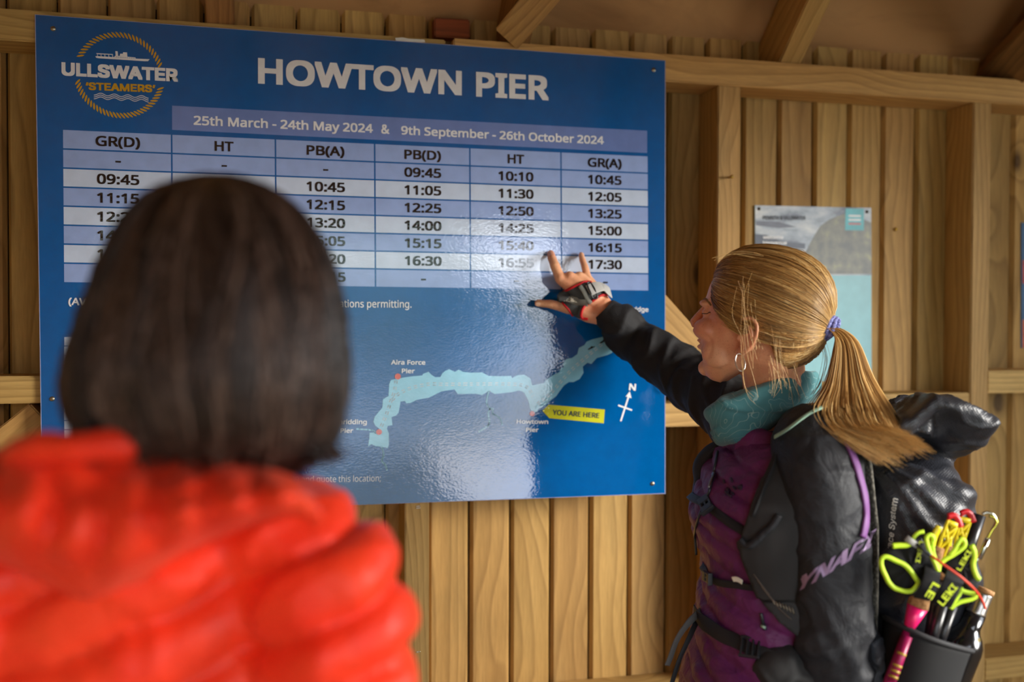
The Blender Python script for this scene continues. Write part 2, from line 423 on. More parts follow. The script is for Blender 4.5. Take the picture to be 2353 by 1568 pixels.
# outdoors: shingle, lake, far shore
def outdoors():
    g = obj('ground', [(-60, -3.7, -.06), (60, -3.7, -.06), (60, -16, -.7), (-60, -16, -.7)], [(3, 2, 1, 0)],
            plain('lake_shore_shingle', lin(92, 98, 92), .9, var=.2, vscale=1.5), None, False)
    setp(g, 'dull grassy shore in front of the shelter', kind='structure')
    g3 = obj('path', [(1.9, -3.9, -.05), (5, -3.9, -.05), (14, -15.9, -.68), (3.0, -15.9, -.68)], [(3, 2, 1, 0)],
            plain('pale_gravel_path', lin(226, 220, 214), .9, var=.1, vscale=3), None, False)
    setp(g3, 'pale gravel path in front of the shelter', kind='structure')
    g2 = obj('ground_side', [(2.9, -3.7, -.06), (60, -3.7, -.06), (60, 12, -.06), (2.9, 12, -.06)], [(0, 1, 2, 3)],
            plain('short_grass', lin(96, 106, 56), .95, var=.2, vscale=2), None, False)
    setp(g2, 'grass beside the shelter', kind='structure')
    wm = NT('lake_water'); wm.set(Roughness=.12); wm.b.inputs['Base Color'].default_value = lin(60, 78, 84)
    wm.bump(wm.noise(wm.coord('World', (1, 1, 1)), 3, 3), .4, .03)
    w = obj('lake', [(-900, -14, -.62), (900, -14, -.62), (900, -900, -.62), (-900, -900, -.62)], [(3, 2, 1, 0)], wm.m, None, False)
    setp(w, 'grey lake water seen from the shelter', kind='structure')
    v = []; f = []; n = 90
    for i in range(n):
        a = math.pi * (i / (n - 1)); x, y = 700 * math.cos(a), -700 * math.sin(a)
        h = 78 + 16 * noise.noise(Vector((i * .13, 2.2, 0))) + 8 * noise.noise(Vector((i * .6, 5, 0)))
        h *= .12 + .88 * min(1, max(0, (i / (n - 1) - .415) / .03))
        v += [(x, y, -2), (x * 1.12, y * 1.12, h), (x * 1.5, y * 1.5, h * .9)]
        if i: f += [(3 * i - 3, 3 * i, 3 * i + 1, 3 * i - 2), (3 * i - 2, 3 * i + 1, 3 * i + 2, 3 * i - 1)]
    o = obj('hills', v, f, plain('far_hillside', lin(92, 108, 98), .95, var=.2, vscale=.02), None, True)
    setp(o, 'low wooded hills across the lake', kind='structure')
outdoors()
# ================================================================ LETTERING
FONTS = {}
def get_font(kind):
    if kind in FONTS: return FONTS[kind]
    f = None
    try:
        base = bpy.utils.system_resource('DATAFILES', path='fonts')
        fn = {'sans': 'NotoSansHebrew-Regular.woff2', 'inter': 'Inter.woff2'}[kind]
        f = bpy.data.fonts.load(os.path.join(base, fn))
    except Exception: f = None
    FONTS[kind] = f; return f
def glyphs(s, bold=0.0, kind='sans', shear=0, space=1.0):
    """flat mesh of a text in its own plane -> (verts 2D, faces)"""
    cu = bpy.data.curves.new('t', 'FONT'); cu.body = s; cu.offset = bold; cu.shear = shear; cu.space_character = space
    cu.resolution_u = 3
    f = get_font(kind)
    if f: cu.font = f
    o = bpy.data.objects.new('t', cu); COL.objects.link(o)
    dg = bpy.context.evaluated_depsgraph_get(); dg.update()
    me = bpy.data.meshes.new_from_object(o.evaluated_get(dg))
    v = [(q.co.x, q.co.y) for q in me.vertices]; fc = [tuple(p.vertices) for p in me.polygons]
    bpy.data.objects.remove(o); bpy.data.curves.remove(cu); bpy.data.meshes.remove(me)
    return v, fc
CAPH = {}
def capheight(kind, bold):
    k = (kind, bold)
    if k not in CAPH:
        v, _ = glyphs('H', 0, kind); CAPH[k] = (min(y for _, y in v), max(y for _, y in v))
    return CAPH[k]
def text_map(mb, s, fn, x0, x1, h, bold=0.0, kind='sans', shear=0, lift=0.0, subdiv=False, space=1.0):
    """add text s to mb: glyphs fitted to x0..x1 with cap height h, fn(x, y) -> 3D point"""
    v, fc = glyphs(s, 0, kind, shear, space)
    if not v: return
    lo, hi = capheight(kind, bold); xs = [a for a, _ in v]; mn, mx = min(xs) - bold, max(xs) + bold
    lo -= bold; hi += bold
    for k in range(8 if bold > 0 else 1):      # a heavier weight: the same glyph laid down round a small square, which keeps its corners
        ox, oy = (bold * ((1, 1, 0, -1, -1, -1, 0, 1)[k]), bold * ((0, 1, 1, 1, 0, -1, -1, -1)[k])) if bold > 0 else (0, 0)
        mb.add([fn(x0 + (x + ox - mn) / (mx - mn) * (x1 - x0), (y + oy - lo) / (hi - lo) * h) + Vector((0, -.00003 * k, 0)) for x, y in v], fc)

# ================================================================ THE TIMETABLE BOARD
def gloss(name, col, bumpy=1.0, rough=.055, spec=.85):
    m = NT(name); v = m.coord('World')
    n1 = m.noise(m.coord('World', (1, 1, 1)), 40, 3)
    m.l(m.ramp(n1, [(.3, tuple(c * .94 for c in col[:3]) + (1,)), (.7, tuple(min(1, c * 1.05) for c in col[:3]) + (1,))]), m.b.inputs['Base Color'])
    m.set(Roughness=rough, IOR=1.8); m.b.inputs['Specular IOR Level'].default_value = .62
    h = m.math('ADD', m.math('MULTIPLY', m.noise(m.coord('World', (1, 1, 1.7)), 190, 1, .4), .8), m.math('MULTIPLY', m.noise(m.coord('World', (1, 1, 1.2)), 60, 1, .4), .8))
    m.bump(h, .15 * bumpy, .0008)
    return m.m
B_BLUE = gloss('board_blue', lin(0, 90, 160))
B_WHITE = gloss('board_white_print', lin(240, 243, 246))
B_GOLD = gloss('board_gold_print', lin(206, 160, 40))
B_BAND = gloss('board_band_print', lin(112, 136, 196))
B_LAV = gloss('board_lavender_cells', lin(152, 176, 226))
B_PALE = gloss('board_pale_cells', lin(200, 216, 240))
B_BLACK = gloss('board_black_print', lin(28, 26, 30))
B_LAKE = gloss('board_lake_print', lin(150, 216, 242))
B_RED = gloss('board_red_print', lin(226, 84, 50))
B_YEL = gloss('board_yellow_print', lin(212, 212, 50))
B_NAVY = gloss('board_navy_print', lin(24, 52, 92))
B_EDGE = plain('board_edge', lin(150, 156, 190), .5)
board = thing('timetable_board', (.6, -.006, ZO + .45), 'large glossy blue pier timetable and lake map board screwed to the wall', 'sign')
TL, TR_, BR, BL = at(80, 33, -.006), at(1529, 139, -.006), at(1529, 1135, -.006), at(97, 1188, -.006)
bk = [q + Vector((0, .005, 0)) for q in (TL, TR_, BR, BL)]
obj('panel', [TL, TR_, BR, BL] + bk, [(3, 2, 1, 0), (4, 5, 6, 7)], B_BLUE, board, False)
e = .0012
ed = MB(); cs = [TL, TR_, BR, BL]
for i in range(4):
    a, b, a2, b2 = cs[i], cs[(i + 1) % 4], bk[i], bk[(i + 1) % 4]
    inn = (TL + BR) / 2
    ai = a + (inn - a).normalized() * .0016; bi = b + (inn - b).normalized() * .0016
    ed.add([a + Vector((0, -.0002, 0)), b + Vector((0, -.0002, 0)), b2, a2, ai + Vector((0, -.0002, 0)), bi + Vector((0, -.0002, 0))], [(0, 1, 2, 3), (4, 5, 1, 0)])
ed.build('panel_edge', B_EDGE, board, False)
def bd(px, py, lift=.0003): return at(px, py, -.006 - lift)
def board_text(mb, s, a, b, cap, bold=0.0, kind='sans', lift=.0009, shear=0, space=1.0):
    """a = pixel of the left end of the baseline, b = of the right end; cap = cap height in pixels at a"""
    P, Q = bd(*a, lift), bd(*b, lift); H = (bd(a[0], a[1] - cap, lift) - P).length
    X = Q - P; L = X.length; X.normalize(); Z = Vector((0, 0, 1)); Z = (Z - X * Z.dot(X)).normalized()
    text_map(mb, s, lambda x, y: P + X * x + Z * y, 0, L, H, bold, kind, shear, space=space)
def quad(mb, pts, lift):
    mb.add([bd(x, y, lift) for x, y in pts], [tuple(range(len(pts) - 1, -1, -1))])
def word(name, s, a, b, cap, bold, mat, kind='sans', label=None):
    m = MB(); board_text(m, s, a, b, cap, bold, kind); return m.build(name, mat, board, False, label)
word('title_lettering', 'HOWTOWN', (593, 192), (1061, 219.5), 59, .031, B_WHITE, label='big white word HOWTOWN')
word('title_lettering', 'PIER', (1094, 222), (1261, 231), 57, .031, B_WHITE, label='big white word PIER')
m = MB(); quad(m, [(395.5, 242.8), (1487, 300.6), (1487, 351.6), (395.5, 298.5)], .0003); m.build('date_band', B_BAND, board, False)
word('date_lettering', '25th March - 24th May 2024', (445, 287), (857, 305.5), 21, .022, B_WHITE)
word('date_lettering', '&', (876, 307), (895, 308), 21, .022, B_WHITE)
word('date_lettering', '9th September - 26th October 2024', (921.7, 309), (1387.5, 332), 19.5, .022, B_WHITE)
# timetable grid: cells are pieces of the print, columns and rows as measured on the board
def tx(u, v):    # u,v in 0..1 over the table -> point, from the four corners of the table
    a, b, c, d = [bd(*q, .0003) for q in ((144.8, 298.5), (1488, 359.7), (1489.5, 668), (147.5, 648.5))]
    return (a * (1 - u) + b * u) * (1 - v) + (d * (1 - u) + c * u) * v
colpx = [144.8, 394.4, 632.8, 860.8, 1079.5, 1289, 1488]
uA, uB = bd(144.8, 298.5).x, bd(1488, 359.7).x
cu_ = [(bd(x, 330).x - uA) / (uB - uA) for x in colpx]; cu_[0] = 0; cu_[-1] = 1
hdr = ['GR(D)', 'HT', 'PB(A)', 'PB(D)', 'HT', 'GR(A)']
rows = [['-', '-', '-', '09:45', '10:10', '10:45'], ['09:45', '', '10:45', '11:05', '11:30', '12:05'], ['11:15', '', '12:15', '12:25', '12:50', '13:25'],
        ['12:20', '', '13:20', '14:00', '14:25', '15:00'], ['14:15', '', '15:05', '15:15', '15:40', '16:15'], ['15:30', '', '16:20', '16:30', '16:55', '17:30'], ['', '', '17:15', '-', '-', '-']]
gu, gv = .0013, .0052
for r_ in range(8):
    for c_ in range(6):
        u0, u1, v0, v1 = cu_[c_] + gu * (c_ > 0), cu_[c_ + 1] - gu * (c_ < 5), r_ / 8 + gv * (r_ > 0), (r_ + 1) / 8 - gv * (r_ < 7)
        cell = MB().add([tx(u0, v0), tx(u1, v0), tx(u1, v1), tx(u0, v1)], [(3, 2, 1, 0)])
        cell.build('table_cell', B_PALE if r_ in (2, 4, 6) else B_LAV, board, False)
        s = hdr[c_] if r_ == 0 else rows[r_ - 1][c_]
        if not s: continue
        cpt = tx((cu_[c_] + cu_[c_ + 1]) / 2, (r_ + .5) / 8) + Vector((0, -.0006, 0))
        h = .0182; wd = {'GR(D)': .0755, 'GR(A)': .0725, 'PB(A)': .0705, 'PB(D)': .0715, 'HT': .0335, '-': .0095}.get(s, .0718)
        X = (tx(1, (r_ + .5) / 8) - tx(0, (r_ + .5) / 8)).normalized(); Z = Vector((0, 0, 1))
        text = MB(); text_map(text, s, lambda x, y: cpt + X * x + Z * (y - (h / 2)), -wd / 2, wd / 2, h, .022)
        text.build('time_lettering', B_BLACK, board, False)
word('note_lettering', '(AV', (157, 701), (199, 703), 17, .02, B_WHITE)
word('note_lettering', 'ations permitting.', (779, 706.5), (945.6, 707.5), 17, .008, B_WHITE)
word('note_lettering', '999 and quote this location;', (659, 1110.5), (875, 1106.5), 14.5, .0, B_WHITE)
# second small table behind the person in red
m = MB(); m2 = MB()
for k in range(13):
    y0, y1 = 772 + k * 21.4, 772 + (k + 1) * 21.4 - 1.8
    quad(m, [(148, y0 + 3), (676, y0 - 1), (676, y1 - 1), (148, y1 + 3)], .0003)
board_text(m2, '0', (628, 1040), (637, 1040), 12, .005); board_text(m2, '0', (628, 1018), (637, 1018), 12, .005)
m.build('small_table', B_PALE, board, False); m2.build('small_table_lettering', B_BLACK, board, False)
# lake map, traced on the board
def mp(x, y): return (700 + x / 2.801, 700 + y / 2.801)
lake = [(555,487),(600,478),(640,470),(700,462),(758,457),(762,447),(797,434),(815,452),(840,468),(873,468),(885,445),(905,428),(930,417),(955,428),(968,434),(992,420),(1020,434),(1070,440),(1140,437),(1160,447),(1185,460),(1250,462),(1330,460),(1335,475),(1350,465),(1375,455),(1415,453),(1445,470),(1455,485),(1465,520),(1490,515),(1540,505),(1555,485),(1600,455),(1640,435),(1650,410),(1670,403),(1660,385),(1680,355),(1700,347),(1720,345),(1755,320),(1765,280),(1800,262),(1815,240),(1850,225),(1900,213),(1935,205),(1985,196),(2030,215),(2045,250),(2025,275),(1985,280),(1980,310),(1950,325),(1880,345),(1845,383),(1820,375),(1790,400),(1795,440),(1770,480),(1730,500),(1700,500),(1670,520),(1640,560),(1620,590),(1580,620),(1550,650),(1510,670),(1495,690),(1465,695),(1450,670),(1440,620),(1415,570),(1400,560),(1380,555),(1330,565),(1225,577),(1200,565),(1190,552),(1165,570),(1140,583),(1100,575),(985,577),(965,547),(880,560),(840,580),(800,600),(720,615),(680,635),(655,637),(645,622),(617,625),(612,660),(605,695),(590,715),(560,725),(565,778),(535,782),(530,800),(542,830),(542,905),(535,925),(480,915),(455,912),(430,900),(408,915),(415,870),(418,825),(440,825),(465,815),(480,800),(455,780),(443,755),(450,725),(470,700),(500,665),(505,610),(520,600),(540,590),(545,510)]
def polygon(mb, pts, lift):
    import mathutils
    P = [bd(*q, lift) for q in pts]
    for t in mathutils.geometry.tessellate_polygon([[Vector((p.x, p.z, 0)) for p in P]]):
        a, b, c = t
        n = (P[b] - P[a]).cross(P[c] - P[a])
        mb.add([P[a], P[b], P[c]], [(0, 1, 2) if n.y < 0 else (0, 2, 1)])
def stroke(mb, pts, w, lift):
    P = [bd(*q, lift) for q in pts]
    for a, b in zip(P, P[1:]):
        d = (b - a).normalized(); s = Vector((-d.z, 0, d.x)) * (w / 2)
        a_, b_ = a - d * w * .2, b + d * w * .2
        mb.add([a_ - s, b_ - s, b_ + s, a_ + s], [(0, 1, 2, 3)])
pxm = .00083
m = MB(); polygon(m, [mp(*q) for q in lake], .0004); m.build('map_lake', B_LAKE, board, False, 'pale blue lake shape on the map')
for pts in ([(335,802),(430,810),(462,832)], [(490,908),(505,940),(508,975),(497,1005),(520,1035),(530,1065)],
            [(1188,552),(1175,600),(1172,640),(1193,672),(1182,700),(1190,760),(1175,785),(1120,820)], [(1193,672),(1212,672),(1210,705),(1235,715),(1262,740),(1273,775)]):
    m = MB(); stroke(m, [mp(*q) for q in smooth_path([(x, y, 0) for x, y in pts], 4) for q in [(q.x, q.y)]], 3.8 * pxm, .0005); m.build('map_river', B_LAKE, board, False)
m = MB()
for pts in ([(590, 490), (575, 570), (553, 630), (530, 700), (492, 790)], [(565, 615), (600, 580), (680, 540), (800, 513), (900, 514), (1200, 512), (1350, 514), (1430, 532), (1470, 590)],
            [(1500, 640), (1580, 575), (1700, 440), (1800, 350), (1920, 250), (1980, 215)]):
    P = [bd(*mp(q.x, q.y), .0007) for q in smooth_path([(x, y, 0) for x, y in pts], 40)]
    acc = 0; on = False
    for a, b in zip(P, P[1:]):
        acc += (b - a).length
        if (acc % .0125) < .0062:
            d = (b - a).normalized(); s = Vector((-d.z, 0, d.x))
            for o_ in (-.0021, .0021):
                q1, q2 = a + s * o_ - d * .0002, b + s * o_ + d * .0002; w2 = s * .0007
                m.add([q1 - w2, q2 - w2, q2 + w2, q1 + w2], [(0, 1, 2, 3)])
m.build('map_route', B_WHITE, board, False)
for x, y, r in ((600, 464, 20), (479, 821, 19), (1465, 703, 18)):
    c = bd(*mp(x, y), .0009); R_ = r / 2.801 * pxm
    MB().add([c + Vector((math.cos(t) * R_, 0, math.sin(t) * R_)) for t in [2 * math.pi * k / 24 for k in range(24)]], [tuple(range(24))]).build('pier_marker', B_RED, board, False)
for s, a, b, cap, bo in (('Aira Force', (556, 387), (777, 388), 29, .022), ('Pier', (625, 442), (708, 443), 29, .022), ('Glenridding', (143, 770), (400, 771), 30, .022), ('Pier', (228, 826), (312, 827), 29, .022),
                     ('Howtown', (1363, 767), (1567, 769), 27, .022), ('Pier', (1425, 820), (1505, 821), 27, .022), ('Pooley Bridge', (1946, 38), (2212, 48), 30, .022)):
    word('map_lettering', s, mp(*a), mp(*b), cap / 2.801, bo, B_WHITE)
m = MB(); polygon(m, [mp(*q) for q in [(1530,685),(1570,645),(1932,677),(1925,765),(1575,732)]], .0007); m.build('here_arrow', B_YEL, board, False, 'yellow arrow reading YOU ARE HERE')
m = MB(); board_text(m, 'YOU ARE HERE', mp(1595, 710), mp(1895, 732), 33 / 2.801, .014, lift=.0012); m.build('here_lettering', B_NAVY, board, False)
m = MB(); stroke(m, [mp(2035, 750), mp(2083, 600)], 12 / 2.8 * pxm, .0006); stroke(m, [mp(2020, 650), mp(2105, 680)], 11 / 2.8 * pxm, .0006)
polygon(m, [mp(2093, 560), mp(2066, 592), mp(2104, 604)], .0006)
board_text(m, 'N', mp(2086, 552), mp(2130, 556), 44 / 2.8, .03); m.build('compass_mark', B_WHITE, board, False)
# two tiny steamers printed on the lake
for cx_, cy_ in ((1845, 278), (1922, 236)):
    m = MB(); polygon(m, [mp(cx_ + a, cy_ + b) for a, b in ((-24, 12), (-12, 2), (-4, -2), (0, -10), (6, -8), (10, -6), (22, -10), (24, -6), (6, 4), (-16, 15))], .0011); m.build('map_boat', B_BLACK, board, False)
# the round emblem
def lg(x, y): return (80 + x / 5.8075, 40 + y / 5.8075)
cc = bd(*lg(1132, 772), .0004); R_ = ((bd(*lg(1090, 187)) - bd(*lg(1150, 1357))).length) / 2 - .006
m = MB()
def tick(ang):
    c = cc + Vector((math.cos(ang), 0, math.sin(ang))) * R_
    tg = Vector((math.sin(ang), 0, -math.cos(ang)))
    a_ = math.radians(-52); d = Vector((tg.x * math.cos(a_) - tg.z * math.sin(a_), 0, tg.x * math.sin(a_) + tg.z * math.cos(a_)))
    s = Vector((-d.z, 0, d.x)); L, w = .0066, .0016
    m.add([c - d * L - s * w * .3, c - d * L * .5 - s * w, c + d * L * .5 - s * w * 1.0, c + d * L - s * w * .2, c + d * L + s * w * .3, c + d * L * .5 + s * w, c - d * L * .5 + s * w, c - d * L], [(7, 6, 5, 4, 3, 2, 1, 0)])
for k in range(27): tick(math.radians(155 - k * (155 - 18) / 26))
m.build('rope_ring', B_GOLD, board, False, 'gold twisted rope arc over the emblem'); m = MB()
for k in range(31): tick(math.radians(193 + k * (344 - 193) / 30))
m.build('rope_ring', B_GOLD, board, False, 'gold twisted rope arc under the emblem')
m = MB(); board_text(m, 'ULLSWATER', lg(357, 775), lg(1912, 860), 178 / 5.8, .038, 'inter'); m.build('emblem_lettering', B_WHITE, board, False)
m = MB(); board_text(m, '\u2018STEAMERS\u2019', lg(680, 968), lg(1610, 1003), 103 / 5.8, .032, 'inter'); m.build('emblem_gold_lettering', B_GOLD, board, False)
m = MB()
polygon(m, [lg(*q) for q in [(808,518),(818,538),(850,545),(1470,585),(1510,585),(1533,558),(1345,550),(1343,535),(1235,525),(1230,467),(1178,465),(1176,485),(1138,485),(1135,512),(1112,515),(1105,452),(1075,450),(1078,512),(1066,516),(1065,528),(1042,528),(1042,490),(820,477),(822,485),(832,490),(832,518)]], .0005)
m.build('emblem_ship', B_WHITE, board, False)
m = MB()
for a, b in ((838, 880), (888, 930), (940, 982), (992, 1033)): polygon(m, [lg(a, 490 + (a - 838) * .05), lg(b, 492 + (b - 838) * .05), lg(b, 518 + (b - 838) * .06), lg(a, 516 + (a - 838) * .06)], .001)
for k in range(9): a = 1080 + k * 29; polygon(m, [lg(a, 526 + k * 2.1), lg(a + 20, 527 + k * 2.1), lg(a + 20, 531 + k * 2.1), lg(a, 530 + k * 2.1)], .001)
m.build('emblem_ship_windows', B_BLUE, board, False)
m = MB()
for r_ in range(3):
    stroke(m, [lg(790 + t * 725, 1022 + r_ * 25 + t * 42 - 15 * math.cos(t * 4 * 2 * math.pi + math.pi) * 1.0) for t in [k / 56 for k in range(57)]], 9.5 / 5.8 * pxm, .0005)
m.build('emblem_waves', B_WHITE, board, False)
# screws through the board
M_STEEL = plain('zinc_screw', lin(170, 160, 140), .35, 1.0)
M_BRASS = plain('brass_screw', lin(200, 160, 70), .3, 1.0)
def screw(px, py, Y, r, parent, name='screw', mat=None, dome=.0022):
    c = at(px, py, Y); v, f = lathe([(r, -.001), (r, .0003), (r * .8, dome * .8), (r * .35, dome), (.0001, dome)], c, (0, -1, 0), 14)
    mb = MB().add(v, f)
    for a in (0, math.pi / 2):
        ax = (Vector((math.cos(a), 0, math.sin(a))), Vector((0, 1, 0)), Vector((-math.sin(a), 0, math.cos(a))))
        mb.add(*box(c + Vector((0, -dome, 0)), r * 1.1, .0008, r * .22, ax))
    return mb.build(name, mat or M_STEEL, parent)
for px_, py_ in ((122, 66), (1502, 161), (120, 917), (1499, 1112), (1510, 882)): screw(px_, py_, -.0062, .0046, board)
# ================================================================ PERSON POINTING AT THE BOARD
from mathutils.bvhtree import BVHTree
def skin_mat(name, base, red, fleck=1.0):
    m = NT(name); v = m.coord('Object')
    n1 = m.noise(v, 14, 4, .6); fr = m.noise(v, 420, 2, .6)
    c = m.ramp(n1, [(.35, base), (.68, red)])
    c = m.mix(m.math('MULTIPLY', m.ramp(fr, [(.60, (0, 0, 0)), (.70, (1, 1, 1))]), .35 * fleck), c, lin(150, 84, 50))
    m.l(c, m.b.inputs['Base Color']); m.set(Roughness=.48)
    m.b.inputs['Subsurface Weight'].default_value = .12; m.b.inputs['Subsurface Radius'].default_value = (.012, .005, .003); m.b.inputs['Subsurface Scale'].default_value = .4
    w = m.noise(m.coord('Object', (1, 1, 3)), 130, 3, .6)
    m.bump(m.math('ADD', m.math('MULTIPLY', fr, .3), w), .25, .0012)
    return m.m
SKIN = skin_mat('sun_tanned_skin', lin(236, 176, 134), lin(220, 142, 106))
rw = thing('person', C(1790, 1500, 1.6) * 1.0, 'woman with a blonde ponytail and black backpack pointing two fingers at the blue board', 'person')
rw.location.z = 0
# --- head frame
a18 = math.radians(31); tl = math.radians(11)
HFh = (-RT * math.cos(a18) + FW * math.sin(a18)); HFh.z = 0; HFh.normalize()
HL = Vector((0, 0, 1)).cross(HFh).normalized()           # her left, towards the camera
HF = HFh * math.cos(tl) + Vector((0, 0, math.sin(tl))); HU = HF.cross(HL).normalized()
HC = C(1744, 741, 1.62)
def H(f, l, u): return HC + HF * f + HL * l + HU * u
HAX = (HF, HL, HU)
def build_head(mb, neck=None):
    mb.add(*ball(H(-.012, 0, .026), 0, 28, 18, HAX, (.093, .073, .080)))
    # face
    T = [(.085, .066, .050, -.02), (.065, .082, .060, -.02), (.045, .0885, .0635, -.02), (.022, .091, .066, -.02), (.004, .083, .066, -.02), (-.012, .082, .067, -.02),
         (-.030, .084, .064, -.018), (-.048, .086, .058, -.012), (-.062, .084, .053, -.008), (-.078, .078, .046, .0), (-.092, .076, .037, .02), (-.104, .068, .026, .034), (-.109, .060, .016, .040)]
    rings = []
    for z, xf, hw, xb in T:
        r = []
        for k in range(32):
            t = 2 * math.pi * k / 32; ct, st = math.cos(t), math.sin(t)
            ex = abs(ct) ** .82 * (1 if ct > 0 else -1); ey = abs(st) ** .86 * (1 if st > 0 else -1)
            xm = xb * .45 + xf * .55 * .55
            x = xm + (xf - xm) * ex if ct > 0 else xm + (xm - xb) * ex
            r.append(H(x, hw * ey, z))
        rings.append(r)
    mb.add(*loft(rings))
    # nose, brow, cheeks raised in a laugh, lips, chin
    mb.add(*tube([H(.086, 0, .016), H(.094, 0, .004), H(.102, 0, -.010), H(.107, 0, -.020), H(.103, 0, -.028)], [.006, .0068, .0080, .0098, .0078], 12))
    for s in (-1, 1):
        mb.add(*ball(H(.094, s * .0105, -.025), .0078, 10, 8))
        mb.add(*ball(H(.078, s * .030, .015), 0, 12, 8, HAX, (.016, .024, .0075)))
        mb.add(*ball(H(.068, s * .040, -.026), 0, 14, 10, HAX, (.0255, .026, .019)))
        mb.add(*ball(H(.074, s * .031, .000), 0, 12, 8, HAX, (.014, .017, .0075)))
        mb.add(*ball(H(.045, s * .047, -.060), 0, 12, 8, HAX, (.025, .014, .024)))
    mb.add(*ball(H(.0875, 0, -.0485), 0, 12, 8, HAX, (.0085, .020, .0045)))
    mb.add(*ball(H(.0855, 0, -.0590), 0, 12, 8, HAX, (.0085, .018, .0050)))
    mb.add(*ball(H(.0725, 0, -.092), 0, 12, 8, HAX, (.0135, .020, .014)))
    # ears
    for s in (-1, 1):
        def E_(f, l, u): return H(-.004 + f, s * (.0685 + l), -.022 + u)
        rim = smooth_path([E_(.012, .000, .006), E_(.010, .006, .022), E_(-.004, .013, .031), E_(-.018, .016, .024), E_(-.021, .015, .006), E_(-.014, .010, -.012), E_(-.004, .005, -.024), E_(.004, .001, -.027), E_(.008, -.001, -.020)], 4)
        mb.add(*tube(rim, [.0034] * 22 + [.0040] * (len(rim) - 22), 8))
        mb.add(*tube(smooth_path([E_(-.004, .009, .020), E_(-.012, .010, .006), E_(-.007, .007, -.010), E_(.004, .003, -.014)], 4), .0030, 8))
        mb.add(*ball(E_(-.006, .001, .002), 0, 12, 8, HAX, (.017, .006, .026)))
        mb.add(*ball(E_(.010, .003, -.004), .0045, 8, 6))
        mb.add(*ball(E_(.004, .001, -.027), .0062, 8, 6))
    # neck
    neck = neck or [C(1776, 850, 1.625), C(1784, 930, 1.63), C(1790, 990, 1.64)]
    mb.add(*tube([H(-.024, 0, .0), H(-.026, 0, -.05)] + neck, [(.056, .050), (.055, .050), (.051, .050), (.050, .050), (.048, .055)], 20, up=HF))
bd_mb = MB(); build_head(bd_mb)
# --- pointing hand (her right): joints placed against the board
def J(px, py, y): return at(px, py, y)
WR = J(1390, 715, -.074); WR2 = J(1378, 700, -.070)
KN = {'i': J(1287, 640, -.052), 'm': J(1309, 637, -.056), 'r': J(1331, 637, -.054), 'p': J(1352, 645, -.048)}
mb = bd_mb
for k, r in (('i', .0120), ('m', .0122), ('r', .0118), ('p', .0108)):
    K = KN[k]; mid = (K + WR) / 2 + Vector((0, -.006, 0)) + (K - KN['m']) * .12
    mb.add(*tube([WR2 + (K - KN['m']) * .22, mid, K], [(.0135, .0145), (.0140, .0155), (.0105, r)], 14, up=Vector((0, -1, 0))))
    mb.add(*ball(K + Vector((0, -.001, 0)), r * .98, 12, 8))
# index and little finger stretched onto the board
def finger(js, rs):
    P = []
    R_ = []
    for i in range(len(js) - 1):
        for t in (0, .25, .5, .75):
            P.append(js[i].lerp(js[i + 1], t)); b = rs[i] * (1 - t) + rs[i + 1] * t
            R_.append(b * (1 - .07 * math.sin(math.pi * t)))
    P.append(js[-1]); R_.append(rs[-1]); mb.add(*tube(P, R_, 14)); mb.add(*ball(js[-1], rs[-1] * 1.0, 12, 9))
finger([KN['i'], J(1275, 611, -.044), J(1268, 593, -.030), J(1265.5, 583.5, -.0165)], [.0112, .0104, .0092, .0080])
finger([KN['p'], J(1344, 614, -.040), J(1338, 597, -.027), J(1335.5, 586.0, -.0150)], [.0092, .0077, .0069, .0062])
# middle and ring finger curled in under the palm
finger([KN['m'], J(1306, 638, -.028), J(1314, 655, -.022), J(1318, 664, -.034)], [.0105, .0098, .0090, .0080])
finger([KN['r'], J(1329, 639, -.026), J(1334, 656, -.021), J(1337, 664, -.033)], [.0100, .0092, .0085, .0075])
# thumb leaves the side of the palm near the wrist
finger([J(1348, 712, -.060), J(1305, 709, -.052), J(1265, 699, -.040), J(1237, 697, -.030)], [.0165, .0118, .0092, .0080])
mb.add(*ball(J(1325, 700, -.056), 0, 12, 8, None, (.026, .014, .018)))
mb.add(*tube([J(1330, 712, -.060), J(1352, 722, -.064), J(1380, 728, -.072), J(1400, 738, -.080)], [.0165, .0175, .0175, .018], 14))
# far arm, trunk, near arm, legs under the clothes
ELF, SHF = C(1580, 868, 1.90), C(1705, 962, 1.76)
WRB = J(1425, 742, -.085)
ARM = [J(1418, 738, -.082), C(1448, 775, 1.985), C(1505, 815, 1.94), ELF, C(1650, 915, 1.82), C(1725, 980, 1.75)]
mb.add(*tube([WR2, WR] + ARM, [(.0175, .0235), (.0185, .0235), (.020, .024), .025, .027, .029, .032, .036], 16, up=Vector((0, -1, 0))))
SHN = C(1880, 1075, 1.47); ELN = C(1915, 1560, 1.46)
mb.add(*tube([SHN, (SHN + ELN) / 2, ELN], [.036, .036, .033], 14))
HNDN = ELN + HFh * .13 + Vector((0, 0, -.19)); mb.add(*tube([ELN, HNDN], [.034, .024], 14))
FNN = (HNDN - ELN).normalized(); SN = HL
mb.add(*tube([HNDN, HNDN + FNN * .05, HNDN + FNN * .085], [(.026, .013), (.040, .015), (.040, .012)], 14, up=HFh))
for k, o_ in enumerate((-.030, -.010, .010, .030)):
    b_ = HNDN + FNN * .08 + HFh * (-o_); L_ = (.058, .072, .068, .06)[k]
    mb.add(*tube([b_, b_ + FNN * L_ * .5 - HL * .006, b_ + FNN * L_ - HL * .02], [.0095, .0088, .0072], 10))
mb.add(*tube([HNDN + FNN * .02 + HFh * .02, HNDN + FNN * .055 + HFh * .045 - HL * .01, HNDN + FNN * .085 + HFh * .05 - HL * .02], [.013, .011, .0085], 10))
TOP = C(1810, 1010, 1.63)
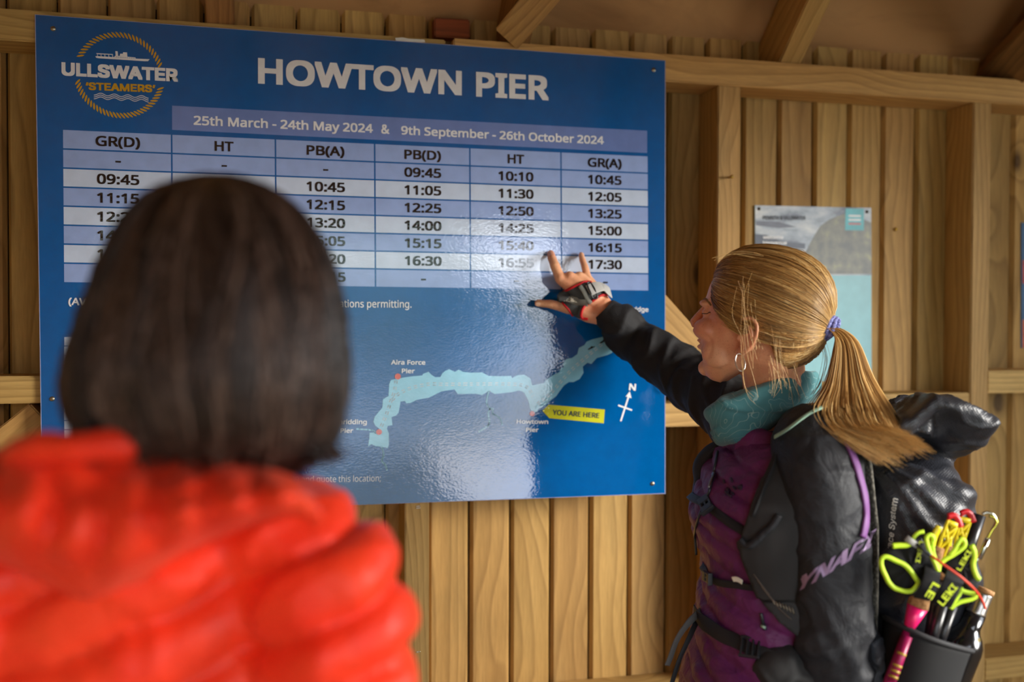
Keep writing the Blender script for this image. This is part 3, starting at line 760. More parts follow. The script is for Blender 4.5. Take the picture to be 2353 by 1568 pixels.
mb.add(*tube([TOP, C(1800, 1130, 1.62), C(1800, 1300, 1.61), C(1800, 1500, 1.61), C(1800, 1620, 1.61)], [(.045, .08), (.085, .13), (.08, .13), (.085, .13), (.10, .15)], 24, up=HFh))
HIP = C(1800, 1620, 1.61)
for s in (-1, 1):
    h = HIP + HL * s * .085; kn = h + Vector((0, 0, -.43)) + HFh * .02; an = Vector((h.x, h.y, .09)) - HFh * .03
    mb.add(*tube([h + Vector((0, 0, .05)), h.lerp(kn, .5), kn, kn.lerp(an, .4), an], [.085, .075, .055, .054, .036], 16))
    mb.add(*tube([an, an + Vector((0, 0, -.05)), an + Vector((0, 0, -.055)) + HFh * .15], [.036, .034, .03], 12))
def facedisp(p, n):
    """laughter lines at the eye and mouth, small skin relief"""
    d = Vector((0, 0, 0)); q = p - HC; f, l, u = q.dot(HF), q.dot(HL), q.dot(HU)
    if f > -.02 and -.12 < u < .08 and q.length < .16:
        for s in (1, -1):
            e_ = Vector((f - .062, (l * s - .048), u - .002))
            r = math.hypot(e_.x, e_.z)
            if r < .034 and l * s > .03:
                ang = math.atan2(e_.z, -e_.x)
                w = math.exp(-((r - .016) / .010) ** 2)
                d += n * (-.0009 * w * (.5 + .5 * math.cos(ang * 13)) ** 2)
            # smile fold from the nostril round the mouth corner
            g = abs(math.hypot((f - .088) * .8, u + .056) - .030)
            if l * s > .012 and u < -.022: d += n * (-.0016 * math.exp(-(g / .0030) ** 2))
        # closed, squeezed eye line
            if l * s > .012: d += n * (-.0022 * math.exp(-((u - .0 + (f - .075) * .12) / .0016) ** 2) * math.exp(-((f - .073) / .014) ** 2) * (1 if l * s > .018 else 0))
        d += n * (-.003 * math.exp(-((u + .054) / .0022) ** 2) * math.exp(-((f - .088) / .016) ** 2))
    return d
body = organic('body', mb, SKIN, rw, .0026, 3, facedisp, factor=.5)
def bvh_of(o):
    off = origin_of(o); me = o.data
    return BVHTree.FromPolygons([v.co + off for v in me.vertices], [tuple(p.vertices) for p in me.polygons])
def cast(bv, px, py, lift=0.0):
    d = (FW + RT * ((px - CX) / FPX) - UP * ((py - CY) / FPX)).normalized()
    h = bv.ray_cast(CAM, d)
    if h[0] is None: return None, None
    n = h[1] if h[1].dot(d) < 0 else -h[1]
    return h[0] + n * lift, n
def drape(bv, pts, lift, z_fallback):
    """pixels -> points lying on a surface; misses take the fallback distance of the nearest hit"""
    out = []; nn = []
    last = z_fallback
    for x, y in pts:
        p, n = cast(bv, x, y, lift)
        if p is None: p = C(x, y, last); n = -FW
        else: last = (p - CAM).dot(FW)
        out.append(p); nn.append(n)
    return out, nn
def relax(P, it=2):
    P = [p.copy() for p in P]
    for _ in range(it):
        P = [P[0]] + [(P[i - 1] + P[i] * 2 + P[i + 1]) / 4 for i in range(1, len(P) - 1)] + [P[-1]]
    return P
def strap(bv, pts, w, t, lift, zf, n=5, it=2):
    """flat strap lying on a surface along pixel points"""
    sp = [(q.x, q.y) for q in smooth_path([(x, y, 0) for x, y in pts], n)]
    P, N_ = drape(bv, sp, lift, zf); P = relax(P, it); N_ = relax(N_, 3)
    side = [((P[min(i + 1, len(P) - 1)] - P[max(i - 1, 0)]).cross(N_[i])).normalized() for i in range(len(P))]
    return ribbon(P, side, w, t)
def patch(bv, poly, lift, thick, zf, step=3.0):
    """a sheet cut to a pixel polygon, laid on a surface, with thickness"""
    import mathutils
    xs = [p[0] for p in poly]; ys = [p[1] for p in poly]; pts = []
    m_ = len(poly); edge = []
    for i in range(m_):
        a, b = poly[i], poly[(i + 1) % m_]; k = max(1, int(math.dist(a, b) / step))
        for j in range(k): edge.append((a[0] + (b[0] - a[0]) * j / k, a[1] + (b[1] - a[1]) * j / k))
    def inside(x, y):
        c = False; j = m_ - 1
        for i in range(m_):
            if (poly[i][1] > y) != (poly[j][1] > y) and x < (poly[j][0] - poly[i][0]) * (y - poly[i][1]) / (poly[j][1] - poly[i][1]) + poly[i][0]: c = not c
            j = i
        return c
    ins = []; y = min(ys) + step * .5
    while y < max(ys):
        x = min(xs) + step * .5
        while x < max(xs):
            if inside(x, y) and min((x - a) ** 2 + (y - b) ** 2 for a, b in edge) > (step * .45) ** 2: ins.append((x, y))
            x += step
        y += step
    allp = edge + ins; ne = len(edge)
    r = mathutils.geometry.delaunay_2d_cdt([Vector(p) for p in allp], [(i, (i + 1) % ne) for i in range(ne)], [list(range(ne))], 1, 1e-5)
    V2, F2 = r[0], r[2]
    P, N_ = drape(bv, [(v.x, v.y) for v in V2], lift, zf)
    n = len(P); v = P + [p - q * thick for p, q in zip(P, N_)]
    f = [tuple(q) for q in F2] + [tuple(i + n for i in reversed(q)) for q in F2]
    cnt = {}
    for q in F2:
        for i in range(len(q)): 
            a, b = q[i], q[(i + 1) % len(q)]; cnt[(a, b)] = 1
    for a, b in list(cnt):
        if (b, a) not in cnt: f.append((b, a, a + n, b + n))
    return v, f
BV_BODY = bvh_of(body)
# --- clothes -------------------------------------------------------------------
def cloth(name, col, rough=.55, weave=900, bump=.25, var=.10, spec=.4, fold=0, coat=0):
    m = NT(name); v = m.coord('Object')
    n1 = m.noise(v, 22, 4)
    m.l(m.ramp(n1, [(.3, tuple(c * (1 - var) for c in col[:3])), (.7, tuple(min(1, c * (1 + var)) for c in col[:3]))]), m.b.inputs['Base Color'])
    m.set(Roughness=rough); m.b.inputs['Specular IOR Level'].default_value = spec; m.b.inputs['Coat Weight'].default_value = coat
    h = m.noise(v, weave, 2)
    if fold: h = m.math('ADD', m.math('MULTIPLY', h, .15), m.math('MULTIPLY', m.noise(v, fold, 4, .55, .8), 3.0))
    m.bump(h, bump, .001 if not fold else .004)
    return m.m
BLK = cloth('black_softshell', lin(40, 41, 45), .58, fold=15, bump=.7, spec=.3)
BLK2 = cloth('black_jersey', lin(27, 26, 28), .75, fold=20)
STRAPM = cloth('black_webbing', lin(32, 32, 34), .6, weave=1600, bump=.5)
PLASTIC = plain('black_plastic', lin(40, 42, 46), .3)
TEAL = None
def wr(p, s, a, seed=0, st=Vector((1, 1, 1))):
    return a * noise.noise(Vector((p.x * s * st.x + seed, p.y * s * st.y, p.z * s * st.z + seed * 2)))
def crease(p, s, a, seed=0, st=Vector((1, 1, 1))):
    n_ = noise.noise(Vector((p.x * s * st.x + seed, p.y * s * st.y, p.z * s * st.z + seed * 2)))
    return a * (1 - min(1, abs(n_) * 4.0)) 
# far sleeve, bunched
pts = smooth_path([J(1392, 719, -.074)] + ARM, 6)
rad = []
for i, p in enumerate(pts):
    t = i / (len(pts) - 1); r = interp(t, [0, .05, .12, .22, .35, .55, .8, 1], [.0290, .0315, .034, .043, .045, .050, .058, .07])
    rad.append(r * (1 + .05 * math.sin(t * 46 + math.sin(t * 9) * 2) * (t > .1)))
mb = MB().add(*tube(pts, rad, 20, up=Vector((0, -1, 0))))
sl_ax = (pts[-1] - pts[0]).normalized()
def d_far(p, n):
    t = (p - pts[0]).dot(sl_ax); q = p + Vector((0, 0, 1)) * t * .4
    a = 1 if t > .02 else 0
    return n * (a * (crease(q, 16, .0058, 3) + wr(q, 24, .004, 8)) - .002)
organic('far_sleeve', mb, BLK2, rw, .0045, 2, d_far, label='black stretched-out sleeve with bunched folds')
cuff = MB().add(*tube([J(1386, 712, -.073), J(1395, 721, -.075), J(1410, 733, -.080)], [.0275, .0305, .0325], 24, up=Vector((0, -1, 0)), cap=False)); cuff.build('cuff', BLK2, rw)
# trunk silhouette levels: y, front x, back x
def torso_rings(levels, zc, hd, n=40, sq=.85):
    rings = []
    for lv in levels:
        y, xl, xr = lv[:3]; z_ = lv[3] if len(lv) > 3 else zc; h_ = lv[4] if len(lv) > 4 else hd
        A, B = C(xl, y, z_), C(xr, y, z_); c = (A + B) / 2; ax = (B - A) / 2; dp = FW.copy(); dp.z = 0; dp.normalize()
        r = []
        for k in range(n):
            t = 2 * math.pi * k / n; ct, st = math.cos(t), math.sin(t)
            ex = abs(ct) ** sq * (1 if ct > 0 else -1); ey = abs(st) ** sq * (1 if st > 0 else -1)
            r.append(c + ax * ex + dp * (h_ * ey))
        rings.append(r)
    return rings
vest_lv = [(985, 1735, 1880, 1.63, .08), (1005, 1690, 1900, 1.63, .11), (1040, 1650, 1935, 1.62, .145), (1085, 1622, 1955, 1.61, .160), (1130, 1606, 1965, 1.60, .165), (1180, 1594, 1970, 1.60, .165), (1225, 1598, 1965, 1.60, .16),
           (1275, 1618, 1955, 1.60, .155), (1320, 1624, 1950, 1.60, .15), (1370, 1612, 1945, 1.60, .155), (1420, 1606, 1945, 1.60, .155), (1470, 1602, 1950, 1.60, .16), (1520, 1584, 1955, 1.60, .17), (1600, 1572, 1965, 1.60, .18), (1680, 1570, 1970, 1.6, .185)]
def puff(p, n):
    """down baffles: diagonal stitched channels"""
    q = p - C(1700, 1200, 1.5); h = q.z; sx = q.dot(HFh)
    ph = (h * 1.0 - sx * .55 + .012 * math.sin(sx * 20)) / .042
    fr = ph - math.floor(ph); s_ = math.sin(math.pi * fr)
    b = abs(s_) ** .55
    return n * (.009 * b - .006 + wr(p, 30, .0030, 5) + crease(p, 26, .0022, 9, Vector((1, 1, 2))))
PUR = cloth('purple_puffer_nylon', lin(104, 40, 92), .5, fold=40, bump=.35, spec=.3, var=.15)
BV_VS = BVHTree.FromPolygons(*loft(torso_rings(vest_lv, 1.6, .16)))
vest = organic('quilted_vest', MB().add(*loft(torso_rings(vest_lv, 1.6, .16))), PUR, rw, .0045, 2, puff, label='plum purple quilted down jacket')
# stand-up collar of the purple jacket
mb = MB(); cr = []
for y0, xl, xr, z_, h_ in ((1035, 1668, 1900, 1.62, .10), (1005, 1662, 1888, 1.62, .088), (985, 1672, 1872, 1.62, .078), (978, 1690, 1850, 1.62, .066), (1010, 1700, 1840, 1.62, .060)):
    cr.append((y0, xl, xr, z_, h_))
mb.add(*loft(torso_rings(cr, 1.6, .1, 36, 1.0)))
organic('collar', mb, PUR, rw, .004, 2, lambda p, n: n * (crease(p, 22, .004, 2) + wr(p, 18, .004, 6)))
# black jacket shoulders with near sleeve
jk = MB()
sp = smooth_path([C(1850, 985, 1.55), C(1868, 1035, 1.49), C(1893, 1120, 1.455), C(1908, 1230, 1.45), C(1915, 1350, 1.45), C(1917, 1480, 1.45), C(1915, 1600, 1.45)], 5)
rs = [interp(i / (len(sp) - 1), [0, .1, .25, .45, .7, 1], [.045, .058, .066, .0615, .058, .054]) for i in range(len(sp))]
jk.add(*tube(sp, rs, 24, up=HFh))
fe = ELN + Vector((0, 0, .0)); jk.add(*tube([C(1915, 1590, 1.45), fe + HFh * .03 + Vector((0, 0, -.05)), HNDN + Vector((0, 0, .02))], [.054, .052, .034], 20))
jk.add(*loft(torso_rings([(950, 1800, 1870, 1.62, .06), (975, 1765, 1905, 1.62, .105), (1005, 1770, 1925, 1.61, .145), (1040, 1780, 1937, 1.60, .16), (1100, 1800, 1950, 1.60, .165), (1180, 1825, 1958, 1.6, .165), (1300, 1830, 1952, 1.6, .16), (1450, 1830, 1950, 1.6, .16), (1640, 1825, 1950, 1.6, .175)], 1.6, .16)))
def d_jk(p, n):
    q = (p - C(1900, 1300, 1.45)); up_ = q.z; fx = q.dot(HFh)
    k = .35 + .75 * max(0, min(1, (-up_ - .02) / .10))
    a = crease(Vector((p.x, p.y, p.z + fx * .5)), 12, .0085 * k, 4, Vector((1, 1, 1.3))) + crease(Vector((p.x, p.y, p.z - fx * .8)), 21, .0035 * k, 14) + wr(p, 18, .006 * k, 2) + wr(p, 7, .006, 12)
    return n * (a - .003)
sleeve = organic('jacket', jk, BLK, rw, .0045, 3, d_jk, label='black softshell jacket with a purple back stripe')
BV_SL = bvh_of(sleeve)
# sleeve print, wrapped over the folds
PRT = plain('purple_reflective_print', lin(150, 126, 160), .35, .3)
def draped_text(name, s, O, X, Y_, w, h, bold, mat, bv, lift, parent, kind='inter', shear=0, zf=1.45, label=None):
    """s laid on a surface: O pixel of the baseline start, X / Y_ pixel directions of text and of its height"""
    v, fc = glyphs(s, 0, kind, shear); lo, hi = capheight(kind, bold); xs = [a for a, _ in v]; mn, mx = min(xs) - bold, max(xs) + bold; lo -= bold; hi += bold
    bm = bmesh.new()
    for k in range(4 if bold > 0 else 1):
        ox, oy = (bold * math.cos(k * math.pi / 2 + .78), bold * math.sin(k * math.pi / 2 + .78)) if bold > 0 else (0, 0)
        vs = [bm.verts.new(((x + ox - mn) / (mx - mn), (y + oy - lo) / (hi - lo), 0)) for x, y in v]
        for q in fc:
            try: bm.faces.new([vs[i] for i in q])
            except ValueError: pass
    bmesh.ops.triangulate(bm, faces=bm.faces[:])
    bmesh.ops.subdivide_edges(bm, edges=[e_ for e_ in bm.edges if (e_.verts[0].co - e_.verts[1].co).length > .10], cuts=2)
    bmesh.ops.triangulate(bm, faces=bm.faces[:])
    bm.verts.index_update()
    P2 = [(O[0] + X[0] * q.co.x * w + Y_[0] * q.co.y * h, O[1] + X[1] * q.co.x * w + Y_[1] * q.co.y * h) for q in bm.verts]
    P, N_ = drape(bv, P2, lift, zf)
    F_ = [tuple(x.index for x in f.verts) for f in bm.faces]; bm.free()
    return obj(name, P, F_, mat, parent, False, label)
draped_text('sleeve_print', 'YNAFI', (1824, 1370), (.84, -.54), (.40, -.92), 205, 50, .05, PRT, BV_SL, .0022, rw, shear=0, label='mauve reflective letters across the sleeve')
# purple piping stripe down the back of the shoulder
PURL = cloth('lilac_fabric', lin(122, 76, 134), .6)
v, f = strap(BV_SL, [(1944, 1018), (1963, 1062), (1977, 1110), (1986, 1150), (1988, 1195), (1980, 1235)], .013, .004, .002, 1.55)
obj('back_stripe', v, f, PURL, rw, True, 'lilac stripe down the back of the jacket')
# neck gaiter
def teal():
    m = NT('teal_contour_print'); v = m.coord('Object')
    n1 = m.noise(v, 17, 2, .5, .3); fr = m.math('FRACT', m.math('MULTIPLY', n1, 13.0))
    ln = m.ramp(fr, [(0, (1, 1, 1)), (.045, (.7, .7, .7)), (.075, (0, 0, 0)), (1, (0, 0, 0))])
    c = m.mix(m.math('MULTIPLY', ln, .55), lin(68, 128, 134), lin(190, 214, 206))
    m.l(c, m.b.inputs['Base Color']); m.set(Roughness=.8); m.b.inputs['Sheen Weight'].default_value = .2
    m.bump(m.noise(v, 700, 2), .2, .0006); return m.m
TEAL = teal()
def gring(l, r_, dep, z_, n=48, ph=0):
    A, B = C(l[0], l[1], z_), C(r_[0], r_[1], z_); c = (A + B) / 2; ax = (B - A) / 2; dp = HL
    return [c + ax * math.cos(2 * math.pi * k / n) + dp * (dep * math.sin(2 * math.pi * k / n)) for k in range(n)]
G = [((1690, 905), (1842, 880), .058, 1.64), ((1660, 915), (1856, 862), .068, 1.64), ((1628, 936), (1868, 850), .080, 1.63), ((1621, 948), (1878, 858), .086, 1.63), ((1632, 966), (1880, 882), .088, 1.63),
     ((1648, 978), (1876, 896), .085, 1.63), ((1644, 990), (1878, 908), .087, 1.63), ((1652, 1003), (1870, 922), .085, 1.63), ((1650, 1012), (1862, 936), .083, 1.63), ((1660, 1028), (1846, 950), .077, 1.63), ((1700, 1020), (1830, 965), .05, 1.63)]
v, f = loft([gring(*g) for g in G], False)
gt = obj('neck_gaiter', v, f, TEAL, rw, True, 'teal neck tube with pale contour lines')
ss = gt.modifiers.new('s', 'SUBSURF'); ss.levels = 2; ss.render_levels = 2; evaluated(gt); gt.data.name = 'neck_gaiter'
for q in gt.data.vertices:
    p = q.co + origin_of(gt); q.co = q.co + q.normal * (crease(p, 14, .005, 7, Vector((1, 1, 1.6))) + wr(p, 30, .0025, 3))
gt.data.materials.clear(); gt.data.materials.append(TEAL)
# earring
er = smooth_path([C(1701 + 11 * math.cos(t) - 2.5 * math.sin(t), 833 - 20 * math.sin(t), 1.545 + .004 * math.sin(t)) for t in [2 * math.pi * k / 10 for k in range(10)]], 4, closed=True)
v, f, _ = tube(er, .0010, 8, closed=True); obj('earring', v, f, plain('silver', lin(222, 214, 200), .2, 1.0), rw, True, 'thin silver hoop earring')
# lashes and brow
for s in (1, -1):
    e0 = [H(.0865 - .002, s * .020, .001), H(.083, s * .030, -.0005), H(.0745, s * .042, .001), H(.067, s * .049, .003)]
    pe = []
    for q in smooth_path(e0, 4):
        h = BV_BODY.find_nearest(q); pe.append(h[0] + h[1] * .0004)
    v, f, _ = tube(pe, .0007, 6); obj('eyelashes', v, f, plain('lash_brown', lin(70, 44, 26), .6), rw)
    e1 = [H(.092, s * .014, .017), H(.090, s * .026, .021), H(.078, s * .041, .021), H(.066, s * .052, .015)]
    pe = []
    for q in smooth_path(e1, 4):
        h = BV_BODY.find_nearest(q); pe.append(h[0] + h[1] * .0006)
    v, f, _ = tube(pe, [(.0008, .0022)] * len(pe), 6, up=HL); obj('eyebrow', v, f, plain('brow_blonde', lin(150, 108, 66), .7), rw)
# legs and boots below the frame
TRS = cloth('charcoal_trousers', lin(44, 44, 48), .7, fold=10)
mb = MB()
for s in (-1, 1):
    h = HIP + HL * s * .085; kn = h + Vector((0, 0, -.43)) + HFh * .02; an = Vector((h.x, h.y, .12)) - HFh * .03
    mb.add(*tube([h + Vector((0, 0, -.01)), h.lerp(kn, .5), kn, kn.lerp(an, .4), an], [.095, .092, .072, .07, .056], 16))
mb.add(*tube([HIP + Vector((0, 0, .0)), HIP + Vector((0, 0, -.10))], [(.10, .15), (.10, .15)], 20, up=HFh))
organic('trousers', mb, TRS, rw, .010, 2, lambda p, n: n * (wr(p, 12, .006, 1)))
for s in (-1, 1):
    h = HIP + HL * s * .085; an = Vector((h.x, h.y, .10)) - HFh * .03
    mb = MB().add(*tube([an + Vector((0, 0, .09)), an + Vector((0, 0, -.03)), an + Vector((0, 0, -.055)) + HFh * .02], [.052, .050, .045], 16))
    mb.add(*tube([an + Vector((0, 0, -.055)) - HFh * .04, an + Vector((0, 0, -.055)) + HFh * .10, an + Vector((0, 0, -.062)) + HFh * .20], [(.044, .046), (.042, .050), (.034, .042)], 16, up=Vector((0, 0, 1))))
    b_ = organic('boot', mb, BLK2, rw, .008, 2)
    for q in b_.data.vertices: q.co.z = max(q.co.z, .002)
# ================================================================ HAIR
def hair_mat(name, stops, rough=.34, spec=.55, tip_highlight=0):
    m = NT(name)
    tc = m.n('ShaderNodeTexCoord'); sx = m.n('ShaderNodeSeparateXYZ'); m.l(tc.outputs['UV'], sx.inputs[0])
    c = m.ramp(sx.outputs['X'], stops)
    if tip_highlight: c = m.mix(m.math('MULTIPLY', m.math('POWER', sx.outputs['Y'], 2.0), tip_highlight), c, stops[-1][1])  # paler towards the ends: blonde tips, plus a highlight painted in near the tie
    m.l(c, m.b.inputs['Base Color'])
    m.set(Roughness=rough); m.b.inputs['Specular IOR Level'].default_value = spec
    return m.m
def strands(name, P, R, U, mat, parent, sides=3):
    """P (N,S,3) strand points, R (N,S) radii, U (N,) colour number -> one mesh of fine tubes"""
    P = np.asarray(P, float); N, S, _ = P.shape
    T = np.gradient(P, axis=1); T /= np.linalg.norm(T, axis=2, keepdims=True) + 1e-9
    ref = np.array([.31, .77, .55]); A = np.cross(T, ref); A /= np.linalg.norm(A, axis=2, keepdims=True) + 1e-9
    B = np.cross(T, A); R = np.asarray(R)[:, :, None]
    ring = [P + A * (R * math.cos(2 * math.pi * k / sides)) + B * (R * math.sin(2 * math.pi * k / sides)) for k in range(sides)]
    V = np.stack(ring, 2).reshape(-1, 3) - np.array(origin_of(parent))
    idx = np.arange(N * S * sides).reshape(N, S, sides); a = idx[:, :-1, :]; b = np.roll(a, -1, 2); c = idx[:, 1:, :]; d = np.roll(c, -1, 2)
    F = np.stack([a, b, d, c], -1).reshape(-1, 4); nf = len(F)
    me = bpy.data.meshes.new(name); me.vertices.add(len(V)); me.vertices.foreach_set('co', V.ravel())
    me.loops.add(nf * 4); me.loops.foreach_set('vertex_index', F.ravel()); me.polygons.add(nf)
    me.polygons.foreach_set('loop_start', np.arange(0, nf * 4, 4)); me.polygons.foreach_set('loop_total', np.full(nf, 4))
    me.update(calc_edges=True)
    uv = me.uv_layers.new(name='uv'); vi = F.ravel(); uu = np.asarray(U)[vi // (S * sides)]; vv = ((vi // sides) % S) / (S - 1)
    uv.data.foreach_set('uv', np.stack([uu, vv], 1).ravel())
    return link_mesh(name, me, mat, parent, True)
rng = np.random.default_rng(5)
def V3(v): return np.array([v.x, v.y, v.z])
nHF, nHL, nHU = V3(HF), V3(HL), V3(HU)
HAIRC = V3(C(1765, 699, 1.612))
BLOND = hair_mat('dark_blonde_hair', [(0, lin(88, 55, 26)), (.35, lin(154, 106, 52)), (.7, lin(212, 162, 92)), (1, lin(250, 220, 158))], tip_highlight=.38)
TIEP = V3(C(1897, 752, 1.575))
HR = (.1040, .0815, .0940)
def on_hair(dirs, scale=1.0):
    """unit directions in head axes -> points on the hair volume"""
    d = dirs; e = 2.25
    k = (np.abs(d[..., 0] / HR[0]) ** e + np.abs(d[..., 1] / HR[1]) ** e + np.abs(d[..., 2] / HR[2]) ** e) ** (-1 / e)
    p = d * (k * scale)[..., None]
    return HAIRC + p[..., :1] * nHF + p[..., 1:2] * nHL + p[..., 2:] * nHU
def loc(P): q = P - HAIRC; return np.array([q @ nHF, q @ nHL, q @ nHU])
tdir = loc(TIEP); tdir /= np.linalg.norm(tdir)
HLINE = [(.945, 0, .33, 1), (.93, .2, .32, 1), (.87, .38, .31, 1), (.85, .48, .12, 1), (.81, .56, -.08, 1), (.72, .64, -.22, 1), (.59, .71, -.36, 1), (.45, .79, -.36, 1), (.28, .88, -.33, 1), (.05, .93, -.30, 1),
         (-.15, .90, -.38, 1), (-.32, .78, -.52, 1.02), (-.40, .62, -.68, 1.07), (-.42, .48, -.78, 1.12), (-.42, .25, -.87, 1.14), (-.42, 0, -.9, 1.14)]
HLINE = HLINE + [(a, -b, c, d) for a, b, c, d in HLINE[-2:0:-1]]
HSC = np.array([h[3] for h in HLINE]); HLINE = [h[:3] for h in HLINE]
HLN = np.array(HLINE); HLN /= np.linalg.norm(HLN, axis=1, keepdims=True)
def hairline(t):
    t = np.asarray(t) % 1.0 * len(HLN); i = t.astype(int) % len(HLN); j = (i + 1) % len(HLN); w = (t - t.astype(int))[:, None]
    d = HLN[i] * (1 - w) + HLN[j] * w; return d / np.linalg.norm(d, axis=1, keepdims=True)
def slerp(a, b, t):
    c = np.clip((a * b).sum(-1), -1, 1); om = np.arccos(c)[:, None, None]; t = t[None, :, None]
    return (np.sin((1 - t) * om) * a[:, None, :] + np.sin(t * om) * b[:, None, :]) / np.sin(om)
S_ = 16; tt = np.linspace(0, 1, S_)
def lock(u):  # locks: groups of hair lift together
    return .018 * np.sin(u * 74 + 2 * np.sin(u * 23)) + .012 * np.sin(u * 190 + 1.3)
def cap_pts(u, lift, t0=0.0):
    a = hairline(u); b = np.repeat(tdir[None], len(a), 0)
    t = t0 + (1 - t0) * tt
    D = slerp(a, b, t); D /= np.linalg.norm(D, axis=2, keepdims=True)
    q_ = np.asarray(u) % 1.0 * len(HSC); i_ = q_.astype(int) % len(HSC); w_ = q_ - q_.astype(int); hs = HSC[i_] * (1 - w_) + HSC[(i_ + 1) % len(HSC)] * w_
    env = (np.minimum(1, tt / .12)[None] * .055 + .945) * (1 + (hs[:, None] - 1) * (1 - tt[None]) ** 1.5)
    tail = 1 - np.clip((tt - .86) / .14, 0, 1)[None] ** 2 * .10
    sc_ = (1 + (lock(u)[:, None] * np.sin(np.pi * np.clip(tt * 1.1, 0, 1))[None])) * env * tail * (1 + lift[:, None])
    P = on_hair(D, sc_)
    return P
# the close cap of hair under the loose strands
NU = 220; uu = np.arange(NU) / NU
Pc = cap_pts(uu, np.full(NU, -.020)); V = [Vector(p) for p in Pc.reshape(-1, 3)]; F = []
for i in range(NU):
    j = (i + 1) % NU
    for k in range(S_ - 1): F.append((i * S_ + k, i * S_ + k + 1, j * S_ + k + 1, j * S_ + k))
ucol = [(.18 + .22 * abs(noise.noise(Vector((i * .35, 3, 0)))), .5 * k / S_) for i in range(NU) for k in range(S_)]
hair = obj('hair', V, F, BLOND, rw, True, 'dark blonde hair pulled back into a ponytail', ucol)
N1 = 5200
u = rng.random(N1); P = cap_pts(u, rng.normal(-.004, .0075, N1))
lk = P + rng.normal(0, .0009, P.shape) * np.sin(np.pi * tt)[None, :, None]
col = np.clip(.40 + .22 * np.sin(u * 74 + 1.1) + .16 * np.sin(u * 33) + rng.normal(0, .22, N1), 0, 1)
R = np.repeat((.00050 * (1 - .35 * tt))[None], N1, 0) * rng.uniform(.6, 1.2, (N1, 1))
strands('hair_strands', lk, R, col, BLOND, hair)
# swept fringe volume at the crown: strands with a start inside the hairline
N2 = 900; u = rng.uniform(-.10, .22, N2) % 1.0; P = cap_pts(u, rng.normal(.006, .008, N2), .10)
P[:, :5] += (np.linspace(.7, 0, 5)[None, :, None] * rng.normal(0, .004, (N2, 1, 3)))
strands('hair_strands', P, np.full((N2, S_), .00045), np.clip(rng.normal(.5, .2, N2), 0, 1), BLOND, hair)
# ponytail
def ponytail(n, seed, spread=1.0, rad=.00055, colm=.55):
    g = np.random.default_rng(seed); s = g.random(n); s = np.clip(s + g.normal(0, .03, n), 0, 1); q = g.normal(0, 1, n); q2 = g.normal(0, 1, n)
    tip = g.random(n)
    K = []
    def c_(x, y, z): return np.array([V3(C(a, b, c)) for a, b, c in zip(x, y, z)])
    z0 = 1.573
    K.append(c_(1893 + q * 3, 752 + (s - .5) * 16, z0 + q2 * .006))
    K.append(c_(1915 + s * 14, 754 + (1 - s) * 16, z0 - .004 + q2 * .007))
    K.append(c_(1922 + s * 44 + q * 3, 800 - s * 14, z0 - .010 + q2 * .009))
    K.append(c_(1908 + s * 88 + q * 6, 880 - s * 10, z0 - .030 + q2 * .012))
    lx = np.where(s < .35, -8.0, 0)
    K.append(c_(1894 + s * 138 + q * 13 + lx, 950 - s * 12 + q * 5, z0 - .070 + q2 * .013))
    K.append(c_(1920 + s * 140 + q * 18 + lx * .3, 1002 - s * 14 + q * 8, z0 - .115 + q2 * .012))
    K.append(c_(1975 + s * 112 + tip * 46 + q * 15, 1038 - s * 24 + (s < .3) * 12 + q * 12, z0 - .150 + q2 * .010))
    K = np.stack(K, 1)
    # Catmull-Rom to 26 samples
    m_ = K.shape[1]; out = []
    for j in range(m_ - 1):
        p0, p1, p2, p3 = K[:, max(j - 1, 0)], K[:, j], K[:, j + 1], K[:, min(j + 2, m_ - 1)]
        for t in (0, .25, .5, .75): out.append(.5 * (2 * p1 + (p2 - p0) * t + (2 * p0 - 5 * p1 + 4 * p2 - p3) * t * t + (3 * p1 - p0 - 3 * p2 + p3) * t ** 3))
    out.append(K[:, -1]); P = np.stack(out, 1); S2 = P.shape[1]; tS = np.linspace(0, 1, S2)
    wav = .0035 * np.sin(tS[None] * 7 + s[:, None] * 30)[:, :, None] * tS[None, :, None] * np.array([.6, .3, .4])
    P = P + wav * spread
    R = rad * (1 - .75 * tS[None] ** 3) * g.uniform(.7, 1.25, (n, 1))
    col = np.clip(colm + .20 * np.sin(s * 38) + g.normal(0, .16, n), 0, 1)
    return P, R, col
P, R, col = ponytail(3600, 3); strands('ponytail', P, R, col, BLOND, hair)
# loose wisps over the ear, the cheek and the crown
W = []
wg = np.random.default_rng(9)
def wisp(px, d_, n, jit=4, zj=.006):
    for _ in range(n):
        ox, oy = wg.normal(0, jit), wg.normal(0, jit * .5); b = wg.normal(0, jit, (len(px), 2)) * .6
        pts_ = smooth_path([C(x + ox + bb[0], y + oy + bb[1], d_ + wg.normal(0, zj * .3)) for (x, y), bb in zip(px, b)], 5)
        i_ = np.linspace(0, len(pts_) - 1, 16); W.append([V3(pts_[int(k)]) for k in i_])
dz = 1.535
wisp([(1716, 640), (1712, 700), (1722, 760), (1731, 830)], dz, 4, 11)
wisp([(1700, 660), (1699, 730), (1712, 790), (1722, 880), (1738, 920)], dz, 4, 10)
wisp([(1735, 690), (1742, 760), (1745, 800)], dz, 5, 6)
wisp([(1776, 690), (1784, 760), (1790, 850), (1800, 890)], dz, 6, 8)
wisp([(1816, 660), (1826, 740), (1822, 800)], dz, 5, 9)
wisp([(1770, 830), (1780, 870), (1776, 905)], dz, 8, 9)
wisp([(1812, 840), (1822, 880), (1830, 920)], dz, 6, 10)
wisp([(1740, 600), (1800, 615), (1860, 640), (1900, 660), (1912, 700)], 1.56, 5, 6)
wisp([(1760, 640), (1790, 632), (1840, 612), (1880, 620), (1905, 660)], 1.54, 5, 7)
